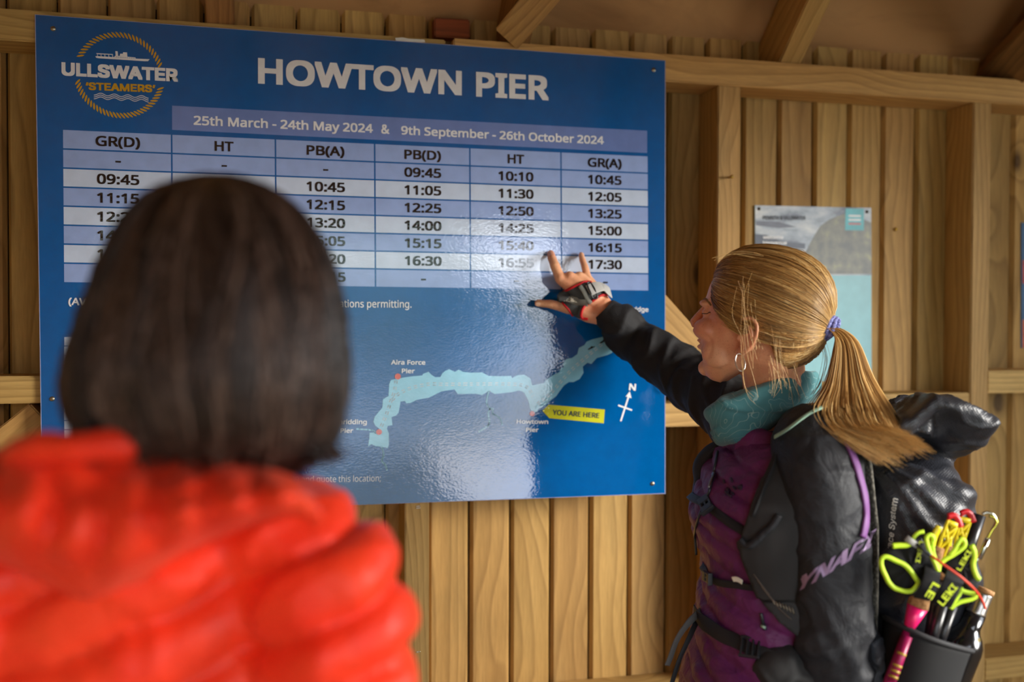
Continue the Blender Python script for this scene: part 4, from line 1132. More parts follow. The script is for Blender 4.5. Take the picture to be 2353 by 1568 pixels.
wisp([(1640, 600), (1680, 585), (1740, 590), (1800, 610)], 1.56, 5, 6)
wisp([(1890, 790), (1900, 830), (1885, 880), (1870, 905)], 1.57, 10, 6)
W = np.array(W); strands('loose_wisps', W, np.full(W.shape[:2],   .00024), wg.uniform(.4, .95, len(W)), BLOND, hair)
# hair tie: three coils of cord
TIEM = NT('lilac_blue_cord'); TIEM.l(TIEM.ramp(TIEM.noise(TIEM.coord('Object'), 420, 2), [(.35, lin(62, 66, 130)), (.62, lin(150, 154, 214))]), TIEM.b.inputs['Base Color']); TIEM.set(Roughness=.7)
TIEM.bump(TIEM.noise(TIEM.coord('Object'), 500, 2), .6, .002)
mb = MB()
for k, (x, y, r_) in enumerate(((1893, 752, .0165), (1902, 754, .0178), (1911, 757, .0172), (1918, 757, .0140))):
    c = C(x, y, 1.572); ax = (C(1925, 764, 1.565) - C(1888, 745, 1.572)).normalized(); a = ax.orthogonal().normalized(); b = ax.cross(a)
    path = [c + a * (r_ * 1.05 * math.cos(t)) + b * (r_ * math.sin(t)) + ax * (.002 * math.sin(2 * t + k)) for t in [2 * math.pi * q / 40 for q in range(40)]]
    v, f, _ = tube(path, [.0040 + .0006 * math.sin(q * 2.4) for q in range(40)], 8, closed=True); mb.add(v, f)
mb.build('hair_tie', TIEM.m, hair, True, 'blue and lilac cord hair tie')
# brows of skin creases are part of the body mesh
# ================================================================ WRIST HARNESS ON THE POINTING HAND
def g6(x, y): return (1160 + x / 7.467, 550 + y / 7.467)
def gpl(pts): return [g6(*p) for p in pts]
HMESH = cloth('grey_hex_mesh', lin(72, 74, 74), .8, weave=500, bump=.8)
HWEB = cloth('light_grey_webbing', lin(128, 128, 120), .7, weave=1500, bump=.4)
HRED = cloth('red_piping', lin(196, 18, 28), .6)
zh = 2.03
v, f = patch(BV_BODY, gpl([(945,900),(1110,850),(1250,800),(1330,760),(1460,750),(1600,800),(1720,890),(1745,950),(1630,970),(1560,1030),(1440,1110),(1350,1200),(1310,1280),(1330,1345),(1290,1350),(1180,1310),(1120,1240),(1050,1160),(980,1100),(905,1060),(895,960)]), .0022, .0025, zh, 2.6)
hs = obj('hand_harness', v, f, HMESH, rw, True, 'grey mesh pole harness with red edging round the hand')
def piping(name, bv, px, r, mat, parent, zf, lift=.003, n=6, it=1, label=None):
    sp = [(q.x, q.y) for q in smooth_path([(x, y, 0) for x, y in px], n)]
    P, N_ = drape(bv, sp, lift, zf); P = relax(P, it); v, f, _ = tube(P, r, 8); return obj(name, v, f, mat, parent, True, label)
piping('red_piping', BV_BODY, gpl([(940, 922), (1100, 855), (1240, 800), (1330, 755), (1400, 742), (1475, 752)]), .0024, HRED, hs, zh)
piping('red_piping', BV_BODY, gpl([(1745, 962), (1630, 972), (1500, 1055), (1400, 1120), (1335, 1200), (1312, 1290), (1345, 1345), (1430, 1362)]), .0026, HRED, hs, zh)
piping('red_piping', BV_BODY, gpl([(985, 1100), (1080, 1185), (1140, 1265), (1185, 1318)]), .0018, HRED, hs, zh)
v, f = strap(BV_BODY, gpl([(885, 985), (1000, 1030), (1150, 1050), (1300, 1055), (1430, 1075)]), .0150, .0018, .0055, zh); obj('harness_strap', v, f, HWEB, hs)
v, f = strap(BV_BODY, gpl([(1285, 812), (1350, 920), (1420, 1030), (1470, 1085)]), .0085, .0018, .0065, zh); obj('harness_strap', v, f, HWEB, hs)
v, f = strap(BV_BODY, gpl([(1425, 900), (1510, 870), (1600, 850), (1690, 880), (1760, 960)]), .0235, .0022, .0075, zh); obj('harness_strap', v, f, plain('silver_grey_tab', lin(176, 174, 170), .5), hs, True, 'pale grey closing tab')
piping('harness_loop', BV_BODY, gpl([(1385, 800), (1440, 900), (1500, 1005), (1560, 1000), (1500, 880), (1430, 790), (1385, 800)]), .0016, PLASTIC, hs, zh, .009)
draped_text('harness_print', 'LEKI', g6(1012, 1080), (1, .05), (.1, -1), 31, 8.2, .03, plain('pale_print', lin(220, 216, 200), .5), BV_BODY, .0072, hs, zf=zh)
nl, nn_ = cast(BV_BODY, 1236, 699, .0006)
if nl: mb = MB().add(*ball(nl, 0, 12, 6, ((J(1228, 698, -.03) - J(1256, 697, -.036)).normalized(), nn_.cross((J(1228, 698, -.03) - J(1256, 697, -.036)).normalized()).normalized(), nn_), (.0062, .0048, .0012))); mb.build('thumb_nail', plain('nail', lin(226, 178, 146), .3), rw)
# ================================================================ JACKET DETAILS
BV_V = bvh_of(vest)
def g7(x, y): return (1500 + x / 2.758, 1000 + y / 2.758)
def l7(p): return [g7(*q) for q in p]
zf = 1.5
piping('zip', BV_V, l7([(415, 110), (400, 200), (375, 320), (350, 400), (300, 520), (270, 640), (275, 760)]), .0022, PLASTIC, rw, zf, .002, label='dark front zip')
piping('zip_pull', BV_V, l7([(398, 250), (385, 300), (372, 345)]), .0022, plain('zip_silver', lin(150, 150, 150), .3, 1), rw, zf, .006)
EMB = plain('dark_emblem_print', lin(40, 20, 44), .6)
mb = MB()
for a in ([(455, 285), (462, 305)], [(475, 330), (485, 350), (478, 372)], [(500, 280), (510, 300)], [(515, 330), (530, 345)], [(545, 335), (565, 322), (560, 345), (545, 335)], [(465, 365), (485, 385), (500, 398)], [(500, 375), (520, 372)]):
    sp = [(q.x, q.y) for q in smooth_path([(*g7(*p), 0) for p in a], 3)]; P, _ = drape(BV_V, sp, .002, zf); v, f, _ = tube(P, .0019, 6); mb.add(v, f)
mb.build('chest_emblem', EMB, rw)
MESHB = cloth('black_ripstop_mesh', lin(46, 46, 46), .7, weave=1200, bump=.5)
piping('pocket_zip', BV_V, l7([(690, 1130), (702, 1180), (712, 1240)]), .0026, PLASTIC, rw, zf, .003)
P, _ = drape(BV_V, l7([(700, 1190), (710, 1235)]), .007, zf); v, f, _ = tube(P, .0022, 6); obj('zip_pull', v, f, plain('mint_pull', lin(170, 200, 180), .5), rw)
# ================================================================ BACKPACK
pack = thing('backpack', (C(2120, 1400, 1.6).x, C(2120, 1400, 1.6).y, .9), 'black rolled-top hiking backpack worn by the woman in purple', 'backpack')
def packmat():
    m = NT('black_ripstop_nylon'); v = m.coord('Object')
    n1 = m.noise(v, 18, 3); m.l(m.ramp(n1, [(.3, lin(34, 35, 40)), (.7, lin(50, 52, 60))]), m.b.inputs['Base Color'])
    m.set(Roughness=.38); m.b.inputs['Specular IOR Level'].default_value = .6
    w1 = m.n('ShaderNodeTexVoronoi'); w1.inputs['Scale'].default_value = 330; w1.inputs['Randomness'].default_value = 0.1; m.l(m.coord('Object', (1, 1, 1), rot=(.3, .5, .6)), w1.inputs['Vector'])
    m.bump(m.math('ADD', m.math('MULTIPLY', w1.outputs['Distance'], .9), m.math('MULTIPLY', m.noise(v, 34, 4, .6, 1.5), 2.2)), .5, .0014); return m.m
PACK = packmat()
plv = [(1038, 1975, 2110, 1.60, .09), (1050, 1950, 2145, 1.60, .12), (1070, 1935, 2172, 1.60, .135), (1105, 1928, 2195, 1.60, .145), (1160, 1924, 2206, 1.60, .148), (1220, 1922, 2204, 1.60, .148), (1300, 1918, 2196, 1.60, .148),
       (1400, 1915, 2188, 1.60, .145), (1500, 1912, 2174, 1.60, .14), (1620, 1910, 2158, 1.60, .135), (1720, 1915, 2140, 1.60, .12)]
def d_pack(p, n):
    q = p - C(2080, 1060, 1.46); up_ = q.z; rx = q.dot(RT)
    fan = math.atan2(up_ - .02, rx + .05)         # folds fan out from the upper inner corner
    r = math.hypot(rx + .05, up_ - .02)
    a = .0034 * math.sin(fan * 26 + 2.5 * noise.noise(p * 9)) * min(1, r / .10) * (1 if up_ > -.20 else .4)
    o_ = p - C(2046, 1212, 1.46); dd = math.hypot(o_.dot(RT) / .022, o_.z / .065); fl = 1 - math.exp(-dd ** 2)
    return n * ((a + crease(Vector((p.x, p.y, p.z)), 15, .006, 3)) * fl + wr(p, 9, .010, 8) - .003)
mb = MB().add(*loft(torso_rings(plv, 1.6, .14, 40, .72)))
pbody = organic('main_bag', mb, PACK, pack, .0050, 3, d_pack)
BV_P = bvh_of(pbody)
mb = MB()
rt_ = [C(2012, 1032, 1.56), C(2060, 985, 1.55), C(2088, 958, 1.55), C(2125, 985, 1.55), C(2165, 1010, 1.55), C(2212, 1024, 1.55)]
mb.add(*tube(rt_, [(.016, .08), (.024, .10), (.026, .11), (.026, .115), (.026, .115), (.016, .105)], 28, up=UP))
mb.add(*tube([C(2076, 990, 1.55), C(2086, 950, 1.55), C(2088, 930, 1.55)], [(.030, .09), (.014, .085), (.003, .08)], 20, up=RT))
mb.add(*tube([C(2100, 1040, 1.58), C(2120, 1015, 1.56)], [(.06, .09), (.04, .10)], 20, up=RT))
organic('roll_top', mb, PACK, pack, .0045, 2, lambda p, n: n * (crease(Vector((p.x, p.y, p.z)), 17, .006, 5, Vector((1, 1, 1.6))) + wr(p, 14, .005, 9)), label='rolled and folded top closure')
v, f, _ = tube([C(1925, 1010, 1.6), C(1938, 1080, 1.58), C(1946, 1180, 1.58), C(1946, 1300, 1.58), C(1942, 1600, 1.58)], [(.012, .11), (.014, .12), (.014, .125), (.013, .125), (.013, .12)], 28, up=RT)
pm = NT('grey_back_pad'); pv = pm.n('ShaderNodeTexVoronoi'); pv.inputs['Scale'].default_value = 160; pm.l(pm.coord('Object'), pv.inputs['Vector']); pm.l(pm.ramp(pv.outputs['Distance'], [(.2, lin(112, 108, 98)), (.6, lin(74, 70, 62))]), pm.b.inputs['Base Color']); pm.set(Roughness=.9); pm.bump(pv.outputs['Distance'], .8, .002)
obj('back_pad', v, f, pm.m, pack)
draped_text('side_lettering', 'brace System', (2050, 1279), (.10, -.995), (-1, -.07), 134, 13.5, .018, plain('pale_grey_print', lin(226, 222, 212), .5), BV_P, .003, pack, shear=.25, zf=1.47, label='pale vertical words on the side of the bag')
# side pocket holding the poles and the bottle
mb = MB(); nu, nv = 26, 12; rings = []
for j in range(nv + 1):
    t = j / nv; row = []
    for i in range(nu + 1):
        u_ = i / nu
        y = (1418 + (1500 - 1418) * u_ + 10 * math.sin(math.pi * u_)) * (1 - t) + 1680 * t
        x = (2030 + (2249 - 2030) * u_) * (1 - t) + (2000 + (2200 - 2000) * u_) * t
        z = 1.475 - (.085 - .02 * t) * math.sin(math.pi * min(1, max(0, u_))) ** .4
        row.append(C(x, y, z))
    rings.append(row)
v = [p for r in rings for p in r]; f = []
for j in range(nv):
    for i in range(nu): a = j * (nu + 1) + i; f.append((a, a + 1, a + nu + 2, a + nu + 1))
MESHP = cloth('black_stretch_mesh', lin(24, 24, 25), .85, weave=1500, bump=.3)
pk = obj('side_pocket', v, f, MESHP, pack); so = pk.modifiers.new('s', 'SOLIDIFY'); so.thickness = .003; so.offset = 1; evaluated(pk); pk.data.name = 'side_pocket'
pk.data.materials.clear(); pk.data.materials.append(MESHP)
rim = [rings[0][i] for i in range(nu + 1)]; v, f, _ = tube(rim, (.0040), 8); obj('pocket_hem', v, f, cloth('black_elastic', lin(44, 44, 46), .7), pack)
# shoulder strap and mesh panel over the chest
v, f = patch(BV_VS, [(1838, 985), (1801, 1011), (1775, 1072), (1754, 1120), (1727, 1188), (1717, 1218), (1706, 1240), (1710, 1268), (1732, 1326), (1754, 1381), (1790, 1428), (1830, 1458), (1865, 1440), (1860, 1200), (1850, 1060)], .016, .012, 1.47, 7)
sps = obj('shoulder_strap', v, f, MESHB, pack, True, 'wide black mesh shoulder strap with a stretch pocket'); BV_S = bvh_of(sps)
piping('strap_edge', BV_S, [(1801, 1011), (1777, 1072), (1757, 1120), (1730, 1188)], .0028, STRAPM, pack, 1.47, .002)
piping('strap_pocket_lip', BV_S, l7([(560, 655), (600, 695), (640, 680), (700, 625), (760, 570), (800, 505)]), .0055, BLK, pack, 1.47, .004)
for k in range(7): piping('reflective_dash', BV_S, l7([(760 + k * 20, 1045 + k * 8), (775 + k * 20, 1075 + k * 10)]), .0009, plain('reflective_thread', lin(150, 140, 120), .3, .5), pack, 1.47, .0015, 1, 0)
for k in range(3):
    v, f = strap(BV_S, l7([(640 + k * 25, 880 + k * 40), (700 + k * 50, 960 + k * 70), (740 + k * 70, 1010 + k * 80)]), .0015, .001, .0015, 1.47); obj('stitch_line', v, f, plain('thread', lin(86, 74, 64), .6), pack)
# far shoulder strap
v, f, _ = tube(smooth_path([C(1665, 1022, 1.66), C(1632, 1040, 1.66), C(1610, 1070, 1.66), C(1612, 1105, 1.65), C(1606, 1150, 1.63)], 5), (.013, .024)[0] * 1.2, 14, flat=.8); obj('far_strap', v, f, STRAPM, pack)
def buckle(c, ax, up_, nrm, L, W_, parent, name='buckle'):
    mb = MB(); A = (ax, up_, nrm)
    mb.add(*box(c - ax * L * .30, L * .40, W_ * 1.05, .006, A, .0015)); mb.add(*box(c + ax * L * .30, L * .40, W_ * 1.05, .006, A, .0015))
    for s in (-1, 0, 1): mb.add(*box(c + up_ * s * W_ * .42, L * .5, W_ * .18, .005, A, .001))
    mb.add(*box(c + ax * L * .46, L * .10, W_ * 1.3, .008, A, .0015))
    return mb.build(name, PLASTIC, parent, False)
def on(bv, px, py, lift, z=1.5):
    p, n = cast(bv, px, py, lift); return (p, n) if p is not None else (C(px, py, z), -FW)
def chest_strap(pxs, w, name, bpx, bl, bw, ladder=False, lift=.007):
    v, f = strap(BV_V, pxs, w, .0024, lift, 1.5, it=6); o = obj(name, v, f, STRAPM, pack)
    if bpx:
        p, n = on(BV_V, bpx[0], bpx[1], lift + .004); p2, _ = on(BV_V, bpx[0] + 14, bpx[1] + bpx[2], lift + .004)
        ax = (p2 - p); ax = (ax - n * ax.dot(n)).normalized(); up_ = n.cross(ax).normalized()
        if ladder:
            mb = MB(); A = (ax, up_, n)
            for k in (-1.5, -.5, .5, 1.5): mb.add(*box(p + ax * k * bl / 3.6, bl * .09, bw, .005, A, .001))
            for s in (-1, 1): mb.add(*box(p + up_ * s * bw / 2, bl, .004, .006, A, .0015))
            mb.build('ladder_buckle', PLASTIC, o, False)
        else: buckle(p, ax, up_, n, bl, bw, o)
    return o
chest_strap(l7([(250, 400), (330, 440), (400, 480), (500, 560), (570, 610), (640, 640)]), .0135, 'chest_strap', (*g7(360, 465), 7), .036, .019)
chest_strap(l7([(330, 845), (380, 900), (440, 935), (540, 950), (640, 952)]), .0110, 'lower_strap', (*g7(385, 900), 6), .026, .015)
chest_strap(l7([(290, 1110), (320, 1170), (380, 1225), (470, 1280), (560, 1325), (650, 1370), (760, 1400), (860, 1400)]), .0215, 'hip_belt', (*g7(622, 1362), 6), .030, .028, True)
v, f = ribbon(smooth_path([C(1612, 1404, 1.58), C(1582, 1432, 1.56), C(1556, 1470, 1.55), C(1541, 1510, 1.55), C(1533, 1530, 1.55)], 5), (RT + FW * .6).normalized(), .011, .0018); obj('loose_webbing', v, f, cloth('grey_webbing', lin(84, 82, 80), .7), pack)
v, f = ribbon(smooth_path([C(1600, 1430, 1.58), C(1582, 1470, 1.56), C(1560, 1520, 1.55), C(1538, 1590, 1.55)], 5), (RT + FW * .6).normalized(), .009, .0018); obj('loose_webbing', v, f, STRAPM, pack)
v, f = strap(BV_V, [(1699, 1322), (1710, 1325), (1720, 1329)], .0075, .0015, .016, 1.5); obj('white_tag', v, f, plain('white_tag', lin(226, 222, 204), .5), pack)
BV_J = BV_SL
v, f = strap(BV_J, [(1908, 938), (1886, 944), (1862, 956), (1838, 974), (1812, 994), (1787, 1008)], .0062, .0020, .006, 1.55, it=3); obj('mint_cord', v, f, plain('mint_cord', lin(150, 186, 164), .6), pack, True, 'pale mint drinking tube cord')
mb = MB().add(*ball(C(1795, 1535, 1.455), 0, 18, 12, (RT, UP, FW), (.040, .036, .035))).add(*ball(C(1840, 1560, 1.45), 0, 14, 10, (RT, UP, FW), (.03, .035, .03)))
organic('hip_pouch', mb, MESHB, pack, .005, 2, lambda p, n: n * (crease(p, 26, .005, 4)))
mb = MB().add(*ball(C(2005, 1505, 1.46), 0, 16, 12, (RT, UP, FW), (.018, .034, .03))).add(*ball(C(2000, 1570, 1.46), 0, 16, 12, (RT, UP, FW), (.018, .04, .03)))
organic('wing_pocket', mb, cloth('slate_crinkled_nylon', lin(66, 70, 78), .4, fold=30), pack, .004, 2, lambda p, n: n * crease(p, 40, .004, 2))
# ================================================================ BOTTLE
def g8(x, y): return (1950 + x / 3.35, 1100 + y / 3.35)
def P8(x, y, z): return C(*g8(x, y), z)
bt = thing('water_bottle', P8(800, 1560, 1.455), 'black steel flask with cork cap in the backpack side pocket', 'bottle')
bt.location = P8(760, 1640, 1.455)
top = P8(1058, 848, 1.455); bax = (P8(1058, 848, 1.455) - P8(868, 1300, 1.455)).normalized()
BLACKG = plain('gloss_black_enamel', lin(20, 20, 22), .16, spec=.7); STEEL = plain('brushed_steel', lin(176, 174, 170), .3, 1.0); CORK = NT('cork')
CORK.l(CORK.ramp(CORK.noise(CORK.coord('Object'), 260, 3, .7), [(.3, lin(120, 78, 42)), (.5, lin(178, 130, 82)), (.7, lin(204, 160, 110))]), CORK.b.inputs['Base Color']); CORK.set(Roughness=.85); CORK = CORK.m
v, f = lathe([(.0001, -.26), (.026, -.26), (.0285, -.256), (.029, -.24), (.029, -.094), (.0275, -.083), (.0225, -.073), (.0165, -.066), (.0145, -.060), (.0145, -.040), (.0001, -.040)], top, bax, 40); obj('flask_body', v, f, BLACKG, bt)
v, f = lathe([(.0001, -.040), (.0138, -.040), (.0142, -.037), (.0128, -.034), (.0128, -.009), (.0122, -.007), (.0001, -.007)], top, bax, 36); cp = obj('cap', v, f, STEEL, bt)
v, f = lathe([(.0001, -.007), (.0128, -.007), (.0130, -.001), (.0122, 0), (.0001, .0)], top, bax, 36); obj('cork_disc', v, f, CORK, cp)
BV_B = BVHTree.FromPolygons(*[(lambda o: ([q.co + origin_of(o) for q in o.data.vertices], [tuple(p.vertices) for p in o.data.polygons]))(bt.children[0])][0])
draped_text('bottle_print', 'HA', g8(985, 1262), (1, -.05), (0.05, -1), 9, 10, .03, plain('yellow_print', lin(230, 200, 40), .5), BV_B, .0008, bt, zf=1.42)
# ================================================================ TREKKING POLES
NEON = plain('neon_yellow_edging', lin(196, 232, 44), .55); GRIPY = plain('yellow_grip_plastic', lin(228, 206, 20), .35); GRIPR = plain('red_trigger_plastic', lin(206, 24, 34), .35)
PINK = plain('hot_pink_lacquer', lin(238, 30, 110), .3, spec=.6); CARB = plain('dark_carbon', lin(34, 32, 34), .3); STRB = cloth('black_strap_felt', lin(22, 22, 24), .85, weave=900)
WINE = plain('magenta_shaft', lin(150, 22, 78), .35); GOLD = plain('gold_band', lin(170, 140, 40), .4)
def cone(a, b, ra, rb, n=18): return tube([a, b], [ra, rb], n)[:2]
def pole(label, top_, low, cork0, cork1, head_w, pink, seed):
    root = thing('trekking_pole', low, label, 'hiking pole', 'folding poles in the side pocket')
    ax = (top_ - low).normalized(); sd = (RT - ax * RT.dot(ax)).normalized(); nm = sd.cross(ax).normalized()
    if nm.dot(FW) > 0: nm = -nm
    # yellow grip head: an open lattice frame
    mb = MB(); L = .044; w = head_w
    def q(a, b): return top_ - ax * a * L + sd * b * w
    fr = [[q(0, -.75), q(.5, -.72), q(1, -.55), q(1.35, -.6)], [q(0, .75), q(.5, .6), q(1, .55), q(1.35, .6)], [q(.12, .68), q(.62, -.62)], [q(.45, .6), q(.98, -.45)], [q(.25, -.66), q(.75, .55)]]
    for p in fr: v, f, _ = tube(smooth_path(p, 4), .0026, 8); mb.add(v, f)
    mb.add(*tube([q(1.2, 0), q(1.75, 0)], [(.0045, .0095), (.006, .0085)], 16, up=nm)[:2])
    mb.add(*tube([q(-.02, 0), q(.16, 0)], [(.0036, .0088), (.0036, .0088)], 16, up=nm)[:2])
    hd = mb.build('grip_head', GRIPY, root)
    mb = MB()
    mb.add(*tube(smooth_path([q(-.10, -1.0), q(-.20, -.3), q(-.14, .5), q(.06, 1.25)], 4), [(.0034, .0044)] * 13, 10, up=nm)[:2])
    mb.add(*tube([q(-.22, -.85), q(.15, -.75)], .0022, 8)[:2]); mb.add(*tube([q(-.2, .2), q(.1, .9)], .0028, 8)[:2])
    mb.build('release_trigger', GRIPR, root, True, 'red release trigger on the grip')
    mb = MB(); mb.add(*tube(smooth_path([q(.3, -1.6), q(.7, -1.75), q(1.2, -1.35)], 4), [(.003, .0052)] * 9, 10, up=nm)[:2]); mb.build('side_fin', GRIPY, root)
    a, b = cork0, cork1
    mb = MB(); mb.add(*tube([a, a.lerp(b, .25), a.lerp(b, .75), b], [.0085, .0105, .0118, .0150], 20)[:2]); mb.build('cork_grip', CORK, root)
    if pink:
        mb = MB(); mb.add(*tube([b + (b - a).normalized() * .001, b.lerp(low, .28)], [.0142, .0066], 20)[:2]); mb.build('pink_cone', PINK, root)
        mid = b.lerp(low, .28); v, f = cone(mid, low, .0062, .0058); obj('shaft', v, f, WINE, root)
    else:
        v, f = cone(b, low, .0072, .0062); obj('shaft', v, f, CARB, root)
    return root
z0 = 1.405
pl1 = pole('trekking pole with hot pink shaft and yellow red-topped grip, nearer the woman', P8(805, 335, z0), P8(270, 1640, z0 + .0), P8(690, 525, z0), P8(530, 985, z0), .0098, True, 1)
pl2 = pole('trekking pole with black shaft and yellow red-topped grip, nearer the flask', P8(905, 305, z0 + .025), P8(560, 1560, z0 + .03), P8(780, 520, z0 + .022), P8(690, 760, z0 + .025), .0095, False, 2)
for a, b, r in ((P8(725, 960, z0 + .004), P8(590, 1420, z0 + .012), .0078), (P8(800, 980, z0 + .008), P8(640, 1440, z0 + .016), .0070)):
    v, f = cone(a, b, r, r * .95); obj('folded_section', v, f, CARB, pl2)
v, f = cone(P8(1010, 280, z0 + .05), P8(860, 720, z0 + .045), .0088, .0088); v2, f2 = cone(P8(1012, 274, z0 + .05), P8(1000, 310, z0 + .05), .0094, .0094)
obj('folded_section', v, f, CARB, pl2)
# pink shaft seen behind the mesh: raised weave window on the pocket
v, f = cone(P8(455, 1215, z0 - .030), P8(330, 1567, z0 - .038), .0062, .0060); sh = obj('lower_shaft', v, f, WINE, pl1)
for a in (.36, .62, .74, .86):
    p = P8(455, 1215, z0 - .030).lerp(P8(330, 1567, z0 - .038), a); p2 = P8(455, 1215, z0 - .030).lerp(P8(330, 1567, z0 - .038), a + .05)
    v, f = cone(p, p2, .0065, .0065); obj('gold_band', v, f, GOLD, sh)
# wrist harnesses of the poles: black felt with neon edging
zs = 1.372
def sheet(name, poly, z, bulge, mat, parent, th=.003, label=None):
    """stiff strap sheet cut to an outline, bulging towards the viewer"""
    import mathutils
    cx_ = sum(p[0] for p in poly) / len(poly); cy_ = sum(p[1] for p in poly) / len(poly); R_ = max(math.hypot(p[0] - cx_, p[1] - cy_) for p in poly)
    rings = []
    sp = [(q.x, q.y) for q in smooth_path([(x, y, 0) for x, y in poly], 3, True)]
    for s in (1, .8, .55, .3, .06):
        rings.append([P8(cx_ + (x - cx_) * s, cy_ + (y - cy_) * s, z - bulge * (1 - s * s) + .002 * math.sin(x * .05 + y * .04)) for x, y in sp])
    back = [[p + FW * th for p in r] for r in rings][::-1]
    v, f = loft(back + rings); f = f[:-2]; n = len(sp); m_ = len(back + rings)
    f.append(tuple(range(n - 1, -1, -1))); f.append(tuple((m_ - 1) * n + k for k in range(n)))
    return obj(name, v, f, mat, parent, True, label)
def edging(pts, w=.0050, z=zs - .004, parent=None, closed=False, dz=0):
    P = smooth_path([P8(x, y, z + dz * i / len(pts)) for i, (x, y) in enumerate(pts)], 5, closed)
    v, f, _ = tube(P, [(w * .40, w * .5)] * len(P), 8, up=FW, closed=closed); return obj('neon_edging', v, f, NEON, parent)
h1 = sheet('wrist_strap', [(255,600),(330,525),(430,500),(500,470),(560,480),(600,520),(640,600),(690,700),(640,760),(560,800),(540,860),(490,905),(400,885),(310,840),(270,740)], zs + .004, .010, STRB, pl1, label='black wrist harness with neon edging')
edging([(250,650),(262,610),(300,605),(360,632),(430,665),(475,710),(510,760),(535,800),(520,830),(490,862),(450,870),(400,860),(350,842),(310,800),(285,750),(262,700)], .0066, zs - .010, h1, True)
edging([(338,520),(390,516),(440,514),(478,500)], .0080, zs - .004, h1)
edging([(495,468),(512,440),(540,417),(578,410)], .0058, zs - .002, h1)
edging([(640,500),(655,478),(650,450),(625,436),(600,452),(602,490),(615,540),(640,600),(665,655),(690,715)], .0062, zs - .010, h1)
edging([(655,478),(650,530),(655,580),(675,640),(697,705)], .0050, zs - .008, h1)
edging([(645,500),(640,540)], .004, zs - .008, h1)
v, f = ribbon(smooth_path([P8(645, 700, zs - .008), P8(640, 760, zs - .020), P8(610, 850, zs - .022), P8(560, 925, zs - .010)], 5), (RT - UP * .25).normalized(), .0225, .003); obj('strap_band', v, f, STRB, h1)
h2 = sheet('wrist_strap', [(700,690),(760,620),(850,540),(900,490),(960,520),(990,600),(985,700),(1000,790),(990,850),(900,850),(820,790),(740,740)], zs + .004, .008, STRB, pl2, label='black wrist harness with neon edging')
edging([(690,720),(700,665),(740,625),(800,590),(860,550),(893,515),(888,478),(862,470),(840,500),(815,545),(780,590)], .0068, zs - .006, h2)
edging([(945,515),(965,560),(968,610),(957,655),(965,705),(985,755),(1006,778)], .0078, zs - .004, h2)
edging([(775,1000),(805,955),(850,895),(868,868),(920,880),(975,892),(972,915),(930,935),(870,948),(820,972),(785,1003)], .0062, zs - .004, h2)
edging([(855,885),(860,860),(880,850)], .006, zs - .003, h2)
v, f = ribbon(smooth_path([P8(825, 745, zs - .008), P8(800, 800, zs - .022), P8(755, 900, zs - .022), P8(715, 975, zs - .010)], 5), (RT + UP * -.42).normalized(), .0255, .003); obj('strap_band', v, f, STRB, h2)
NE = plain('neon_yellow_print', lin(206, 226, 40), .5)
def flat_text(s, O, X, Y_, w, h, bold, z, parent, kind='inter'):
    P0 = P8(*O, z); dx = (P8(O[0] + X[0] * 100, O[1] + X[1] * 100, z) - P0) / 100; dy = (P8(O[0] + Y_[0] * 100, O[1] + Y_[1] * 100, z) - P0) / 100
    mb = MB(); text_map(mb, s, lambda x, y: P0 + dx * x + dy * y, 0, w, h, bold, kind); return mb.build('strap_lettering', NE, parent, False)
flat_text('LEKI', (728, 985), (.62, -.78), (-.78, -.62), 185, 58, .018, zs - .0255, h2)
flat_text('LEKI', (862, 715), (.50, -.86), (-.86, -.5), 175, 40, .015, zs - .0075, h2)
flat_text('LE', (650, 795), (-.50, .86), (.86, .5), 130, 62, .018, zs - .0255, h1)
flat_text('LEKI', (545, 480), (-.18, .98), (.98, .18), 170, 34, .015, zs - .0085, h1)
# orange-red elastic cord with its grey tab across both poles
P = smooth_path([P8(630, 590, zs - .014), P8(700, 642, zs - .024), P8(800, 712, zs - .030), P8(890, 780, zs - .030), P8(975, 862, zs - .018), P8(1022, 930, zs + .012), P8(1050, 1000, zs + .04)], 6)
cd_ = thing('elastic_cord', P[0], 'orange-red elastic cord stretched across the poles towards the flask', 'cord')
v, f, _ = tube(P, .0018, 8); obj('cord', v, f, plain('orange_red_cord', lin(222, 66, 36), .5), cd_)
v, f, _ = tube(smooth_path([P8(520, 505, zs - .006), P8(570, 545, zs - .012), P8(632, 592, zs - .014)], 4), .0024, 8); obj('cord_sleeve', v, f, PLASTIC, cd_)
v, f = ribbon([P8(442, 458, zs - .006), P8(485, 488, zs - .007), P8(530, 518, zs - .006)], (UP + RT * .3).normalized(), .0085, .0025); obj('grey_tab', v, f, plain('grey_tab', lin(168, 166, 160), .5), cd_)
# carabiner
cb = thing('carabiner', P8(985, 620, 1.42), 'small silver wire-gate carabiner clipped behind the flask', 'carabiner')
CH = plain('polished_alloy', lin(206, 204, 190), .18, 1.0)
v, f, _ = tube(smooth_path([P8(985, 640, 1.42), P8(1020, 560, 1.42), P8(1062, 470, 1.42), P8(1110, 390, 1.42), P8(1135, 330, 1.42), P8(1110, 278, 1.42), P8(1065, 262, 1.42), P8(1030, 275, 1.42)], 6), .0022, 10); obj('frame', v, f, CH, cb)
v, f, _ = tube([P8(1000, 618, 1.418), P8(1040, 540, 1.418), P8(1072, 465, 1.418)], .0040, 12); obj('sleeve_gate', v, f, CH, cb)
v, f, _ = tube(smooth_path([P8(1072, 460, 1.416), P8(1100, 405, 1.416), P8(1140, 345, 1.416), P8(1120, 300, 1.416), P8(1085, 290, 1.416)], 5), .0020, 8); obj('wire_gate', v, f, plain('yellow_alloy', lin(214, 208, 90), .25, 1.0), cb)
